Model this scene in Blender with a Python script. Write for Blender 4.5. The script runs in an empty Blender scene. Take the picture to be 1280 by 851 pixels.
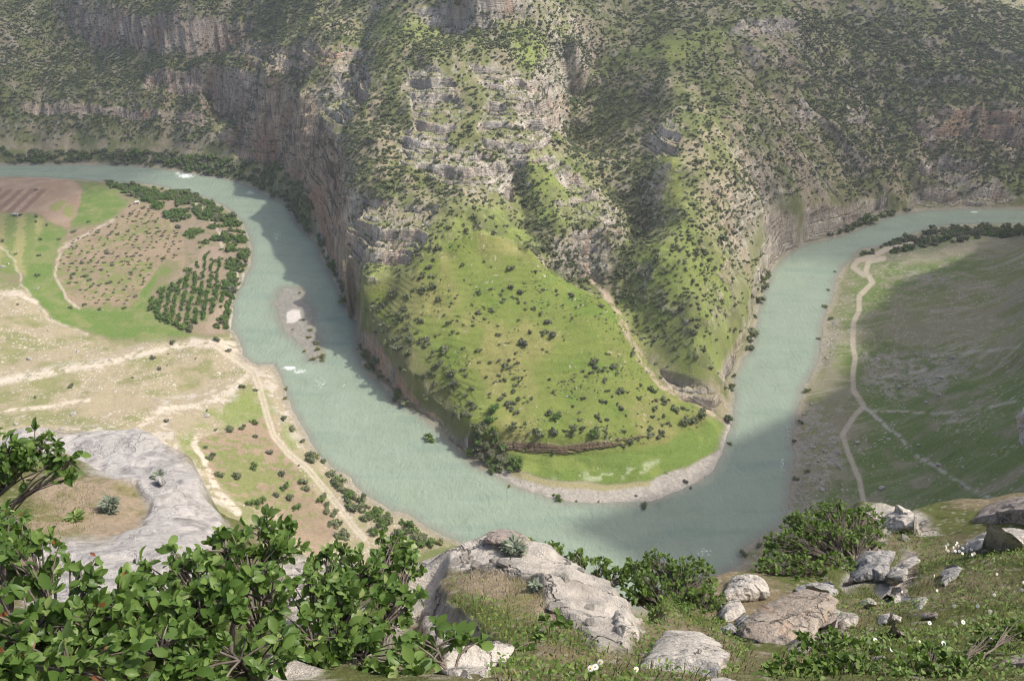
import bpy, bmesh, math, random, time
import numpy as np
from mathutils import Vector, Matrix
T0 = time.time()
f32 = np.float32
PI = math.pi
scene = bpy.context.scene
COL = scene.collection
rng = np.random.default_rng(7)

# ------------------------------------------------------------------ camera model
CAM_Z, PITCH, FPX, CU, CV = 300.0, math.radians(33.0), 985.0, 640.0, 425.5
CP_, SP_ = math.cos(PITCH), math.sin(PITCH)

def ray(u, v):
    a = (u - CU) / FPX; b = (CV - v) / FPX
    return np.array([a, CP_ + b * SP_, -SP_ + b * CP_])

def at_z(u, v, z):
    d = ray(u, v); t = (z - CAM_Z) / d[2]
    return np.array([d[0] * t, d[1] * t, z])

def at_depth(u, v, s):
    return np.array([0, 0, CAM_Z]) + ray(u, v) * s

def project(x, y, z):
    dz = z - CAM_Z
    dep = y * CP_ - dz * SP_
    up = y * SP_ + dz * CP_
    dep = np.where(np.abs(dep) < 1e-3, 1e-3, dep)
    return CU + FPX * x / dep, CV - FPX * up / dep, dep

# ------------------------------------------------------------------ noise
def _hash(ix, iy, iz, seed):
    with np.errstate(over='ignore'):
        h = (ix.astype(np.uint32) * np.uint32(374761393) + iy.astype(np.uint32) * np.uint32(668265263)
             + iz.astype(np.uint32) * np.uint32(2246822519) + np.uint32((seed * 3266489917) & 0xffffffff))
        h ^= h >> np.uint32(15); h *= np.uint32(2246822519)
        h ^= h >> np.uint32(13); h *= np.uint32(3266489917)
        h ^= h >> np.uint32(16)
    return h.astype(f32) * f32(1 / 4294967295.0)

def vn2(x, y, seed=0):
    """smooth value noise, 0..1"""
    x = np.asarray(x, f32); y = np.asarray(y, f32)
    fx = np.floor(x); fy = np.floor(y)
    ix = fx.astype(np.int64); iy = fy.astype(np.int64)
    tx = x - fx; ty = y - fy
    tx = tx * tx * tx * (tx * (tx * 6 - 15) + 10); ty = ty * ty * ty * (ty * (ty * 6 - 15) + 10)
    z = np.zeros_like(ix)
    a = _hash(ix, iy, z, seed); b = _hash(ix + 1, iy, z, seed)
    c = _hash(ix, iy + 1, z, seed); d = _hash(ix + 1, iy + 1, z, seed)
    return (a + (b - a) * tx) * (1 - ty) + (c + (d - c) * tx) * ty

def vn3(x, y, z, seed=0):
    x = np.asarray(x, f32); y = np.asarray(y, f32); z = np.asarray(z, f32)
    fx = np.floor(x); fy = np.floor(y); fz = np.floor(z)
    ix = fx.astype(np.int64); iy = fy.astype(np.int64); iz = fz.astype(np.int64)
    tx = x - fx; ty = y - fy; tz = z - fz
    tx = tx * tx * (3 - 2 * tx); ty = ty * ty * (3 - 2 * ty); tz = tz * tz * (3 - 2 * tz)
    def pl(k):
        a = _hash(ix, iy, iz + k, seed); b = _hash(ix + 1, iy, iz + k, seed)
        c = _hash(ix, iy + 1, iz + k, seed); d = _hash(ix + 1, iy + 1, iz + k, seed)
        return (a + (b - a) * tx) * (1 - ty) + (c + (d - c) * tx) * ty
    p = pl(0)
    return p + (pl(1) - p) * tz

def fbm2(x, y, scale, octv=4, seed=0, gain=0.5):
    """centred fractal noise, about -1..1"""
    s = 0; a = 1.0; tot = 0; fq = 1.0 / scale
    c, sn = math.cos(0.6), math.sin(0.6)
    for o in range(octv):
        xr = (x * c - y * sn) if o % 2 else x
        yr = (x * sn + y * c) if o % 2 else y
        s = s + a * (vn2(xr * fq, yr * fq, seed + o * 17) * 2 - 1)
        tot += a; a *= gain; fq *= 2.03
    return s / tot * 1.5

def ridged2(x, y, scale, octv=3, seed=0):
    s = 0; a = 1.0; tot = 0; fq = 1.0 / scale
    for o in range(octv):
        s = s + a * (1 - np.abs(vn2(x * fq, y * fq, seed + o * 29) * 2 - 1) * 2)
        tot += a; a *= 0.5; fq *= 2.1
    return s / tot

def fbm3(x, y, z, scale, octv=3, seed=0):
    s = 0; a = 1.0; tot = 0; fq = 1.0 / scale
    for o in range(octv):
        s = s + a * (vn3(x * fq, y * fq, z * fq, seed + o * 13) * 2 - 1)
        tot += a; a *= 0.5; fq *= 2.03
    return s / tot * 1.5

def sstep(a, b, x):
    t = np.clip((x - a) / (b - a), 0, 1)
    return t * t * (3 - 2 * t)

def lerp(a, b, t):
    return a + (b - a) * t

# ------------------------------------------------------------------ masks traced over the ground (coarse table, sampled bilinearly)
MS = 2.0                                  # table cell in traced units
MU0, MU1, MV0, MV1 = -60, 1340, -20, 900
MW, MH = int((MU1 - MU0) / MS), int((MV1 - MV0) / MS)
_gu = (np.arange(MW) + 0.5) * MS + MU0
_gv = (np.arange(MH) + 0.5) * MS + MV0
GU, GV = np.meshgrid(_gu, _gv)

def poly_in(px, py, poly):
    poly = np.asarray(poly, float)
    ins = np.zeros(px.shape, bool)
    n = len(poly); j = n - 1
    for i in range(n):
        xi, yi = poly[i]; xj, yj = poly[j]
        if yi != yj:
            c = ((yi > py) != (yj > py)) & (px < (xj - xi) * (py - yi) / (yj - yi) + xi)
            ins ^= c
        j = i
    return ins

def seg_dist(px, py, pts, closed=False):
    pts = np.asarray(pts, float)
    best = np.full(px.shape, 1e12)
    n = len(pts)
    for i in range(n if closed else n - 1):
        ax, ay = pts[i]; bx, by = pts[(i + 1) % n]
        dx, dy = bx - ax, by - ay
        L = dx * dx + dy * dy + 1e-9
        t = np.clip(((px - ax) * dx + (py - ay) * dy) / L, 0, 1)
        best = np.minimum(best, (px - ax - t * dx) ** 2 + (py - ay - t * dy) ** 2)
    return np.sqrt(best)

def sd_poly(poly):
    d = seg_dist(GU, GV, poly, True)
    return np.where(poly_in(GU, GV, poly), -d, d).astype(f32)

def sd_polys(polys):
    r = sd_poly(polys[0])
    for p in polys[1:]:
        r = np.minimum(r, sd_poly(p))
    return r

def sd_line(*lines):
    r = np.full(GU.shape, 1e6)
    for l in lines:
        r = np.minimum(r, seg_dist(GU, GV, l))
    return r.astype(f32)

def samp(tab, u, v):
    x = np.clip((u - MU0) / MS - 0.5, 0, MW - 1.001); y = np.clip((v - MV0) / MS - 0.5, 0, MH - 1.001)
    ix = x.astype(np.int32); iy = y.astype(np.int32)
    tx = (x - ix).astype(f32); ty = (y - iy).astype(f32)
    return ((tab[iy, ix] * (1 - tx) + tab[iy, ix + 1] * tx) * (1 - ty)
            + (tab[iy + 1, ix] * (1 - tx) + tab[iy + 1, ix + 1] * tx) * ty)

# ------------------------------------------------------------------ mesh helpers
def mesh_from(name, verts, faces4=None, faces3=None, smooth=True):
    me = bpy.data.meshes.new(name)
    verts = np.ascontiguousarray(verts, f32)
    n4 = 0 if faces4 is None else len(faces4); n3 = 0 if faces3 is None else len(faces3)
    me.vertices.add(len(verts)); me.vertices.foreach_set('co', verts.ravel())
    idx = []
    if n4: idx.append(np.asarray(faces4, np.int32).ravel())
    if n3: idx.append(np.asarray(faces3, np.int32).ravel())
    idx = np.concatenate(idx)
    me.loops.add(len(idx)); me.loops.foreach_set('vertex_index', idx)
    me.polygons.add(n4 + n3)
    st = np.concatenate([np.arange(n4, dtype=np.int32) * 4, n4 * 4 + np.arange(n3, dtype=np.int32) * 3])
    me.polygons.foreach_set('loop_start', st)
    me.update(calc_edges=True)
    if smooth:
        me.polygons.foreach_set('use_smooth', np.ones(n4 + n3, bool))
    return me

def put_color(me, name, rgb):
    a = me.color_attributes.new(name, 'FLOAT_COLOR', 'POINT')
    c = np.ones((len(me.vertices), 4), f32); c[:, :3] = rgb
    a.data.foreach_set('color', c.ravel())

def put_float(me, name, val):
    a = me.attributes.new(name, 'FLOAT', 'POINT')
    a.data.foreach_set('value', np.ascontiguousarray(val, f32))

def link(name, me, mat=None, parent=None, loc=None):
    o = bpy.data.objects.new(name, me); COL.objects.link(o)
    if mat is not None and len(me.materials) == 0: me.materials.append(mat)
    if parent is not None: o.parent = parent
    if loc is not None: o.location = loc
    return o

def tag(o, label=None, cat=None, group=None, kind=None):
    if label: o['label'] = label
    if cat: o['category'] = cat
    if group: o['group'] = group
    if kind: o['kind'] = kind
    return o

def empty(name, loc, label, cat, group=None):
    o = bpy.data.objects.new(name, None); COL.objects.link(o)
    o.location = loc; o.empty_display_size = 0.2
    return tag(o, label, cat, group)

def grid_faces(nr, nc):
    i = np.arange(nr * nc).reshape(nr, nc)
    return np.stack([i[:-1, :-1], i[:-1, 1:], i[1:, 1:], i[1:, :-1]], -1).reshape(-1, 4)

# ------------------------------------------------------------------ node helper
class NT:
    def __init__(s, name):
        s.m = bpy.data.materials.new(name); s.m.use_nodes = True
        s.t = s.m.node_tree; s.t.nodes.clear()
        s.out = s.t.nodes.new('ShaderNodeOutputMaterial')
    def n(s, typ, ins=None, **kw):
        nd = s.t.nodes.new(typ)
        for k, v in kw.items(): setattr(nd, k, v)
        for k, v in (ins or {}).items():
            if isinstance(v, bpy.types.NodeSocket): s.t.links.new(v, nd.inputs[k])
            else: nd.inputs[k].default_value = v
        return nd
    def attr(s, name): return s.n('ShaderNodeAttribute', attribute_name=name)
    def noise(s, vec, scale, detail=4, rough=0.55, dim='3D'):
        nd = s.n('ShaderNodeTexNoise', {'Scale': scale, 'Detail': detail, 'Roughness': rough}, noise_dimensions=dim)
        if vec is not None: s.t.links.new(vec, nd.inputs['Vector'])
        return nd
    def ramp(s, fac, stops):
        nd = s.n('ShaderNodeValToRGB', {'Fac': fac}); cr = nd.color_ramp
        while len(cr.elements) < len(stops): cr.elements.new(0.5)
        for e, (p, c) in zip(cr.elements, stops):
            e.position = p; e.color = (*c, 1) if len(c) == 3 else c
        return nd.outputs['Color']
    def maprange(s, v, a, b, c=0.0, d=1.0):
        return s.n('ShaderNodeMapRange', {'Value': v, 'From Min': a, 'From Max': b, 'To Min': c, 'To Max': d}).outputs['Result']
    def math(s, op, a, b=0.0):
        return s.n('ShaderNodeMath', {0: a, 1: b}, operation=op).outputs[0]
    def mix(s, fac, a, b, blend='MIX'):
        nd = s.n('ShaderNodeMix', data_type='RGBA', blend_type=blend)
        for i, v in ((0, fac), (6, a), (7, b)):
            if isinstance(v, bpy.types.NodeSocket): s.t.links.new(v, nd.inputs[i])
            else: nd.inputs[i].default_value = v if i == 0 else ((*v, 1) if len(v) == 3 else v)
        return nd.outputs[2]
    def bump(s, h, strength, dist, normal=None):
        d = {'Height': h, 'Strength': strength, 'Distance': dist}
        if normal is not None: d['Normal'] = normal
        return s.n('ShaderNodeBump', d).outputs['Normal']
    def bsdf(s, color, rough=0.9, normal=None, spec=0.2, **extra):
        b = s.n('ShaderNodeBsdfPrincipled', {'Roughness': rough, 'Specular IOR Level': spec})
        if isinstance(color, bpy.types.NodeSocket): s.t.links.new(color, b.inputs['Base Color'])
        else: b.inputs['Base Color'].default_value = (*color, 1)
        if normal is not None: s.t.links.new(normal, b.inputs['Normal'])
        for k, v in extra.items():
            k = k.replace('_', ' ')
            if isinstance(v, bpy.types.NodeSocket): s.t.links.new(v, b.inputs[k])
            else: b.inputs[k].default_value = v
        return b
    def done(s, b):
        s.t.links.new(b.outputs[0], s.out.inputs['Surface']); return s.m
DENOISE = True
HAZE = True
HAZE_DENSITY = 0.00013
# ================================================================== TERRAIN
# water line (both banks), traced at river level z = 0
BANK_FAR = [(-90,205),(0,206),(100,206),(160,207),(200,211),(240,217),(275,222),(307,230),(335,245),(360,256),(366,272),(380,290),
    (397,305),(402,325),(416,345),(425,365),(430,380),(445,402),(447,430),(452,452),(466,472),(487,487),(492,500),(517,512),(532,525),
    (547,535),(562,552),(577,566),(590,577),(613,590),(634,600),(658,611),(685,620),(715,626),(753,628),(789,628),(816,625),(845,614),
    (872,602),(890,588),(902,567),(906,549),(914,528),(917,502),(916,477),(924,456),(936,440),(945,406),(947,384),(961,347),(970,331),
    (986,315),(1005,305),(1030,300),(1061,291),(1095,277),(1117,269),(1149,264),(1192,261),(1280,261),(1400,262)]
BANK_NEAR = [(1400,283),(1280,281),(1224,280),(1177,283),(1145,291),(1124,301),(1099,308),(1080,312),(1067,322),(1055,334),(1045,350),
    (1041,375),(1030,400),(1027,431),(1017,465),(1005,484),(997,512),(991,543),(994,571),(988,596),(989,621),(983,643),(974,659),
    (952,671),(930,690),(924,706),(860,740),(800,762),(760,760),(640,712),(560,671),(537,662),(510,644),(487,639),(459,621),(436,598),
    (413,584),(390,559),(375,530),(367,515),(360,497),(352,477),(347,465),(340,457),(322,456),(307,450),(302,445),(300,428),(288,412),
    (289,395),(290,378),(298,360),(307,343),(314,328),(313,305),(305,283),(288,264),(263,250),(238,241),(213,236),(188,231),(150,228),
    (100,225),(25,221),(0,221),(-90,222)]
RIVER_PX = BANK_FAR + BANK_NEAR
ISLAND_PX = [(352,360),(374,358),(384,378),(392,408),(402,436),(398,450),(386,446),(379,432),(362,416),(350,402),(345,384),(346,368)]
RIVER = np.array([at_z(u, v, 0)[:2] for u, v in RIVER_PX])
ISLAND = np.array([at_z(u, v, 0)[:2] for u, v in ISLAND_PX])

CPTS = """
-80,200,4 0,200,4 100,200,4 200,203,4 300,222,5 345,240,8
-80,180,14 50,185,12 150,188,12 250,190,14 300,200,14
0,150,36 100,150,36 200,152,36 260,155,40 300,150,38
0,120,58 100,122,56 180,112,66 250,112,68 
180,88,86 250,84,90 300,86,92 100,90,82 0,90,80
200,32,130 300,30,134
0,30,124 -80,60,100 -80,0,138 100,0,146 200,0,150 300,0,158 380,20,158 0,0,140
330,80,122 340,60,134 400,60,150 420,62,150 400,30,166 430,10,170
345,203,14 380,240,13 395,290,11 415,345,8 426,366,5
395,138,112 412,165,104 426,200,92 430,240,80 429,280,62 428,320,50 430,350,40
372,112,116 430,100,128 450,90,136 440,120,124 470,150,122 470,200,104 470,250,84 480,290,66 450,320,52 500,320,57
440,45,162 452,30,164 440,72,146
470,62,166 500,40,178 540,20,190 480,90,152 540,60,174 600,60,174 640,70,166
520,95,152 520,160,122 560,120,140 600,100,150 650,100,148 680,100,146 620,160,124 600,220,100 530,225,96 560,240,92 660,190,112
690,140,130 700,120,138 705,150,122 690,165,116 700,190,104
570,22,190 640,22,190 680,20,188 720,10,188 720,50,166 770,50,152 690,60,166 660,40,180
560,270,80 600,270,78 560,320,60 530,305,67 600,320,58 650,310,58 690,332,49 750,370,42 790,412,31 802,450,21
620,400,38 700,400,37 560,400,39 700,480,21 620,480,22 760,470,22 840,500,12 700,525,15 640,520,16.5 770,525,14 880,520,9
870,540,5 700,590,3.5 650,588,3 800,590,3.5 860,570,4 890,550,3
455,440,4 480,486,4 510,510,4 545,538,4 580,566,4 600,575,4
450,362,42 480,380,35 545,345,53 540,380,42 500,420,29 570,470,23 590,510,19 515,345,54 480,330,51
640,215,98 650,255,82 665,290,70 680,318,58
720,235,86 700,270,72 740,228,92 772,265,70 774,280,66 740,320,48 720,335,44 700,300,60 760,300,58
745,352,33 770,386,25 790,424,18 808,455,13 830,482,9 860,500,6 890,516,3
782,312,42 790,290,48 800,262,57
715,190,79 712,160,91 712,120,107 740,90,126 780,62,144 820,50,152
740,190,86 760,240,72 800,230,79 760,140,107 800,150,111 800,190,94
825,310,62 850,350,49 825,400,31 850,450,20 870,480,12 890,498,9
870,440,26 860,380,43 890,400,36 912,420,22 920,380,30 932,350,32 900,300,58 855,330,56 850,260,85 840,200,108 835,150,126 830,100,145 830,70,155 838,40,164
900,470,14 920,440,5 938,410,5 945,375,5 958,340,6 985,310,6
950,300,30 950,250,62 1000,280,20 1000,240,46 1000,200,68 920,220,86 920,150,116 920,90,142 900,45,162 960,40,160 1000,100,118 1000,150,92
1050,270,14 1050,230,36 1050,180,64 1050,120,98 1050,60,132 1050,20,152
1110,255,8 1110,225,28 1110,180,52 1110,130,82 1110,80,114 1110,30,144 1110,0,158
1190,252,6 1190,225,22 1190,190,42 1190,150,72 1190,100,104 1190,50,132 1190,5,152
1270,250,6 1270,220,22 1270,195,36 1270,140,80 1270,100,104 1270,50,128 1262,18,140 1360,220,24 1360,120,84 1360,60,110
900,0,186 980,0,180 820,20,168 780,20,164 840,0,176
0,228,5 60,228,6 100,245,6.5 0,262,8 60,280,8 130,240,6 160,262,7 200,245,5 250,260,5 290,290,4 305,320,4
100,300,9 150,330,9 200,310,7 250,330,6 280,380,5 230,400,8 180,410,9 110,400,10 60,370,12 30,345,13 100,380,10
0,300,11 0,330,16 25,370,20 50,395,17 90,412,13 140,422,11 0,400,26 40,430,24 120,445,17 200,435,10 270,425,6 292,432,3
0,470,30 80,465,24 160,450,16 240,445,9 300,460,5 330,466,3 0,510,36 80,510,31 160,500,24 240,490,13 300,490,9 340,500,4
0,550,44 80,560,44 160,540,34 220,540,26 260,540,16 300,530,12 340,520,6 355,530,4 300,580,16 270,600,22 230,600,32 350,580,9 390,600,5 400,580,3
320,640,18 370,640,10 420,650,6 450,650,4 430,620,3.5 490,655,4 520,660,3 400,690,14 480,690,8 560,700,6 640,740,6 330,700,30 250,660,40
1310,290,6 1240,287,4 1170,290,4 1130,308,4 1100,320,4 1075,335,4 1062,360,3.5 1050,400,3.5 1040,450,3.5 1020,500,3.5 1008,550,3.5 1005,600,3.5 1000,640,4 950,690,4
1280,300,16 1200,305,12 1150,330,10 1100,360,7 1085,420,6.5 1075,480,6.5 1075,530,7.5 1070,580,7.5 1085,630,9 1040,560,5 1030,620,5.5
1280,350,32 1200,350,22 1150,380,16 1280,400,42 1200,420,30 1130,440,14 1280,460,54 1200,480,36 1130,510,15 1280,520,58 1200,540,40 1150,570,20 1280,580,60 1220,600,42 1150,630,20 1280,640,62 1100,680,12 1200,680,42
"""
pts = []
for tok in CPTS.split():
    u, v, z = map(float, tok.split(','))
    if z > 30 and v < 262: z = 30 + (z - 30) * 0.8
    pts.append(at_z(u, v, z))
# low cliffs of the inner bend: brink points and the foot straight below them
def scarp(line, step):
    line = np.array(line, float); L = np.r_[0, np.cumsum(np.hypot(np.diff(line[:, 0]), np.diff(line[:, 1])))]
    for t in np.arange(0, L[-1] + .1, step):
        u, v, z, h = [np.interp(t, L, line[:, k]) for k in range(4)]
        p = at_z(u, v, z); d = math.hypot(p[0], p[1]); pts.append(p)
        dr = ray(u, v + h); dd_ = (d - 1.0) / math.hypot(dr[0], dr[1]); q = dr * dd_; q[2] += CAM_Z
        pts.append(q)
scarp([(432,376,27,16),(446,390,25,22),(462,408,23,25),(477,428,22,23),(497,454,20.5,21),(508,476,19,20),(520,494,18,17),(534,508,17,15),(556,525,16,13),(587,534,15,11)], 9)
scarp([(90,14,110,26),(130,20,110,28),(180,28,110,26),(230,36,109,24),(290,36,109,24),(325,32,111,20)], 14)
scarp([(180,85,75,16),(215,86,76,16),(250,86,77,17)], 12)
scarp([(264,80,82,48),(284,84,82,52),(300,88,82,44)], 9)
scarp([(562,-10,178,18),(590,-10,181,26),(612,-12,182,34),(644,-12,179,32)], 8)
scarp([(596,537,14.2,9),(616,541,13.5,8),(649,547,12.5,9),(679,554,11.5,8),(726,554.5,11,7),(762,551,11,6),(782,547,11,5),(815,542,10.5,4)], 9)
for (u, v) in RIVER_PX: pts.append(at_z(u, v, 0.0))
# mid-river depth, and country round the frame (world metres)
for u, v in [(100,213),(250,230),(340,300),(380,340),(380,390),(420,470),(480,540),(560,610),(680,660),(820,670),(940,620),(955,540),(975,440),(990,370),(1040,320),(1110,290),(1200,270)]:
    pts.append(at_z(u, v, -2.0))
WPTS = [
    # behind the hills
    (-700,1050,190),(-400,1200,210),(-150,1000,235),(-60,850,212),(60,900,215),(150,1050,225),(350,1150,215),(-30,1150,235),(0,1500,250),(-600,1500,240),
    (420,960,190),(500,1000,168),(610,1000,120),(700,1050,60),(800,1200,50),(1000,1500,60),(640,1700,70),(900,1900,110),(1300,1900,140),(300,1500,230),
    (-900,800,120),(-1100,1200,220),(-800,640,15),(-1000,500,30),(-700,450,60),(-500,330,70),(-420,200,90),(-350,100,140),(-700,200,160),
    (-130,180,45),(-60,180,14),(0,190,6),(60,190,5),(120,185,8),(-130,120,110),(-60,120,80),(0,120,60),(60,120,60),(130,120,80),(0,60,180),(-60,60,190),(80,60,190),
    (-150,40,240),(170,40,240),(0,10,250),(-250,0,250),(300,0,290),(200,100,190),(220,180,130),
    # the high ridge on the far right of the lookout
    (250,200,215),(300,260,245),(300,300,130),(340,337,375),(435,400,385),(518,521,360),(515,560,285),(530,632,165),(590,665,50),
    (330,390,75),(385,470,58),(425,560,34),(470,620,28),(600,450,350),(800,600,320),(900,800,250),(700,300,320),
    (540,690,3),(640,710,4),(760,760,10),
]
SHELF = []
for w in WPTS: pts.append(np.array(w, float))
pts = np.array(pts)
# RBF surface, kernel r
P2 = pts[:, :2] / 100.0
A = np.sqrt(((P2[:, None] - P2[None]) ** 2).sum(-1) + 1e-6)
A[np.diag_indices(len(pts))] -= 0.004          # a little slack
N = len(pts)
M = np.zeros((N + 3, N + 3)); M[:N, :N] = A; M[:N, N] = 1; M[:N, N + 1:] = P2; M[N, :N] = 1; M[N + 1:, :N] = P2.T
sol = np.linalg.solve(M, np.concatenate([pts[:, 2], [0, 0, 0]]))

def rbf(x, y):
    sh = x.shape; q = np.stack([x.ravel(), y.ravel()], 1) / 100.0
    out = np.empty(len(q))
    for i in range(0, len(q), 20000):
        b = q[i:i + 20000]
        d = np.sqrt((b[:, None, 0] - P2[None, :, 0]) ** 2 + (b[:, None, 1] - P2[None, :, 1]) ** 2 + 1e-6)
        out[i:i + 20000] = d @ sol[:N] + sol[N] + b @ sol[N + 1:]
    return out.reshape(sh)

# grid around the lookout: bearing x distance, denser where it is looked at
QUAL = 1.0
def spaced(segs):
    o = []
    for a, b, st in segs: o.append(np.arange(a, b, st))
    return np.concatenate(o + [[segs[-1][1]]])
th = np.radians(spaced([(-75, -50, 0.5), (-50, -38, 0.09 / QUAL), (-38, 36, 0.055 / QUAL), (36, 48, 0.09 / QUAL), (48, 60, 0.4), (60, 100, 0.8)]))
lr = [50.0]
while lr[-1] < 4200:
    r = lr[-1]
    st = 0.012 if r < 175 else (0.0022 / QUAL if r < 1000 else (0.006 if r < 1400 else 0.03))
    lr.append(r * (1 + st))
rr = np.array(lr)
NR, NC = len(rr), len(th)
def coarse_up(fn, k=4):
    ri = np.unique(np.concatenate([np.arange(0, NR, k), [NR - 1]])); ci = np.unique(np.concatenate([np.arange(0, NC, k), [NC - 1]]))
    R, TH = np.meshgrid(rr[ri], th[ci], indexing='ij')
    Z = fn(R * np.sin(TH), R * np.cos(TH))
    def up(Z, idx, n):
        x = np.arange(n); j = np.clip(np.searchsorted(idx, x, 'right') - 1, 0, len(idx) - 2)
        t = ((x - idx[j]) / (idx[j + 1] - idx[j]))[:, None]
        return Z[j] * (1 - t) + Z[j + 1] * t
    Z = up(Z, ri, NR)
    return up(Z.T, ci, NC).T
R, TH = np.meshgrid(rr, th, indexing='ij')
X = (R * np.sin(TH)).astype(f32); Y = (R * np.cos(TH)).astype(f32)
Z = coarse_up(rbf, 3).astype(f32)
print('grid', NR, NC, 'pts', N, 'rbf', round(time.time() - T0, 1))
# river distance (only near it), negative inside
def sd_world(x, y, poly, closed=True):
    d = seg_dist(x, y, poly, closed)
    return np.where(poly_in(x, y, poly), -d, d)
near = (np.abs(Z) < 45) & (R < 1100)
SDR = np.full(Z.shape, 200.0, f32)
SDR[near] = sd_world(X[near], Y[near], RIVER)
SDI = np.full(Z.shape, 200.0, f32)
m = near & (SDR < 5)
SDI[m] = sd_world(X[m], Y[m], ISLAND)
SDR0 = SDR.copy()
wob = fbm2(X, Y, 9, 3, 5)
SDR = SDR + np.where(np.abs(SDR) < 30, wob * 1.1, 0).astype(f32)
SDI = SDI + wob * 2.2

def bedding(z, h, sharp=0.72):
    q = z / h; fq = np.floor(q); fr = q - fq
    return (fq + sstep(sharp, 1.0, fr)) * h - z
# --- where things are, traced
U, V, DEP = project(X, Y, Z)
ang = (Z - CAM_Z) / R
runmax = np.maximum.accumulate(ang, axis=0)
VIS = ang >= runmax - 0.012
jx = fbm2(X, Y, 14, 3, 11) * 2.6; jy = fbm2(X, Y, 14, 3, 12) * 2.0
UJ, VJ = U + jx, V + jy
INF = (U > -70) & (U < 1350) & (V > -30) & (V < 860) & (DEP > 0)

def mask(polys, soft=3.0, jitter=True, vis=True):
    s = samp(sd_polys(polys), UJ if jitter else U, VJ if jitter else V)
    r = 1 - sstep(-soft, soft, s)
    if vis: r = r * (VIS & INF)
    return r.astype(f32)
def lmask(w, soft, *lines, jitter=True):
    s = samp(sd_line(*lines), UJ if jitter else U, VJ if jitter else V)
    return ((1 - sstep(w - soft, w + soft, s)) * (VIS & INF)).astype(f32)

ROCK_POLYS = [
    [(506,88),(545,90),(572,108),(578,150),(562,166),(520,168),(513,130)],
    [(502,162),(560,168),(562,182),(602,190),(642,206),(638,240),(600,234),(560,232),(530,216),(503,196)],
    [(585,80),(640,88),(682,92),(703,124),(702,152),(682,188),(650,198),(606,186),(596,160),(612,120)],
    [(300,200),(262,155),(268,140),(330,150),(372,115),(395,136),(430,190),(432,330),(430,368),(402,302),(376,225),(345,205)],
    [(428,240),(545,255),(535,290),(512,322),(440,335)],
    [(95,15),(140,18),(200,22),(230,40),(200,62),(140,52),(100,46)],
    [(140,24),(205,20),(215,45),(160,46)],[(190,28),(255,38),(240,58),(195,62),(160,40)],[(210,25),(290,25),(300,60),(255,58)],
    [(178,84),(250,86),(252,112),(200,114),(180,110)],[(262,84),(300,86),(295,140),(270,140)],[(295,55),(395,55),(390,84),(310,84)],[(300,85),(356,110),(340,145),(300,145)],
    [(25,128),(130,130),(200,140),(300,145),(300,165),(200,148),(120,142),(25,140)],
    [(380,58),(455,52),(440,76),(400,82)],[(420,90),(458,82),(462,120),(430,150),(400,140)],
    [(560,-20),(650,-20),(642,18),(622,26),(600,12)],[(515,18),(545,8),(590,10),(580,40),(530,30)],
    [(650,180),(700,203),(738,228),(722,236),(690,216)],[(692,246),(750,234),(775,262),(771,284),(742,272),(704,268)],[(722,292),(752,286),(737,328),(724,326)],
    [(800,172),(838,140),(850,170),(848,190),(820,195)],
    [(1145,150),(1200,130),(1222,140),(1210,170),(1160,172)],[(1225,140),(1300,140),(1300,180),(1250,172),(1228,170)],
    [(1150,200),(1180,185),(1240,205),(1200,225),(1150,215)],
    [(955,262),(1000,258),(1060,250),(1100,240),(1180,228),(1270,225),(1285,252),(1150,256),(1062,282),(1000,300),(965,330),(945,345),(960,300)],
    [(960,290),(985,292),(950,345),(938,400),(925,440),(905,480),(900,465),(930,410),(945,340)],
    [(905,45),(925,28),(970,25),(1010,38),(965,52)],
    [(1060,130),(1092,130),(1080,155),(1060,150)],[(1005,125),(1022,135),(1022,150),(1005,150)],
    [(825,462),(850,470),(885,480),(905,500),(890,512),(850,497)],
]
ROCK = mask(ROCK_POLYS, 4.0)
BENCH = mask([[(428,360),(440,385),(470,425),(500,465),(535,510),(575,540),(620,552),(700,556),(760,552),(800,543),(838,543),(838,556),(800,560),(700,567),(610,566),(575,570),(540,552),(505,522),(470,480),(448,450),(428,395)]], 2.0)
DOMEP = [(455,365),(515,335),(545,310),(600,285),(660,305),(705,335),(760,378),(800,430),(815,470),(870,508),(902,535),(895,562),(820,602),(700,595),(630,580),(600,555),(560,500),(520,440),(470,395)]
DOME = mask([DOMEP], 5)
FIELDP = [(-90,222),(60,222),(150,226),(250,250),(306,300),(292,380),(282,425),(230,425),(130,422),(70,402),(28,358),(-90,345)]
FLATS = mask([FIELDP], 6)
RSLOPE = mask([[(1400,285),(1150,290),(1060,335),(1020,440),(985,620),(950,700),(1400,720)]], 6)
LSLOPE = mask([[(-90,345),(30,355),(80,405),(140,425),(270,425),(340,455),(400,570),(560,680),(300,760),(-90,700)]], 6)

def ground_z(x, y):
    """height of the valley ground under world x, y (arrays)"""
    x = np.asarray(x, float); y = np.asarray(y, float)
    r = np.hypot(x, y); t = np.arctan2(x, y)
    i = np.clip(np.searchsorted(rr, r) - 1, 0, NR - 2); j = np.clip(np.searchsorted(th, t) - 1, 0, NC - 2)
    fi = np.clip((r - rr[i]) / (rr[i + 1] - rr[i]), 0, 1); fj = np.clip((t - th[j]) / (th[j + 1] - th[j]), 0, 1)
    return ((Z[i, j] * (1 - fj) + Z[i, j + 1] * fj) * (1 - fi) + (Z[i + 1, j] * (1 - fj) + Z[i + 1, j + 1] * fj) * fi)

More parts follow.
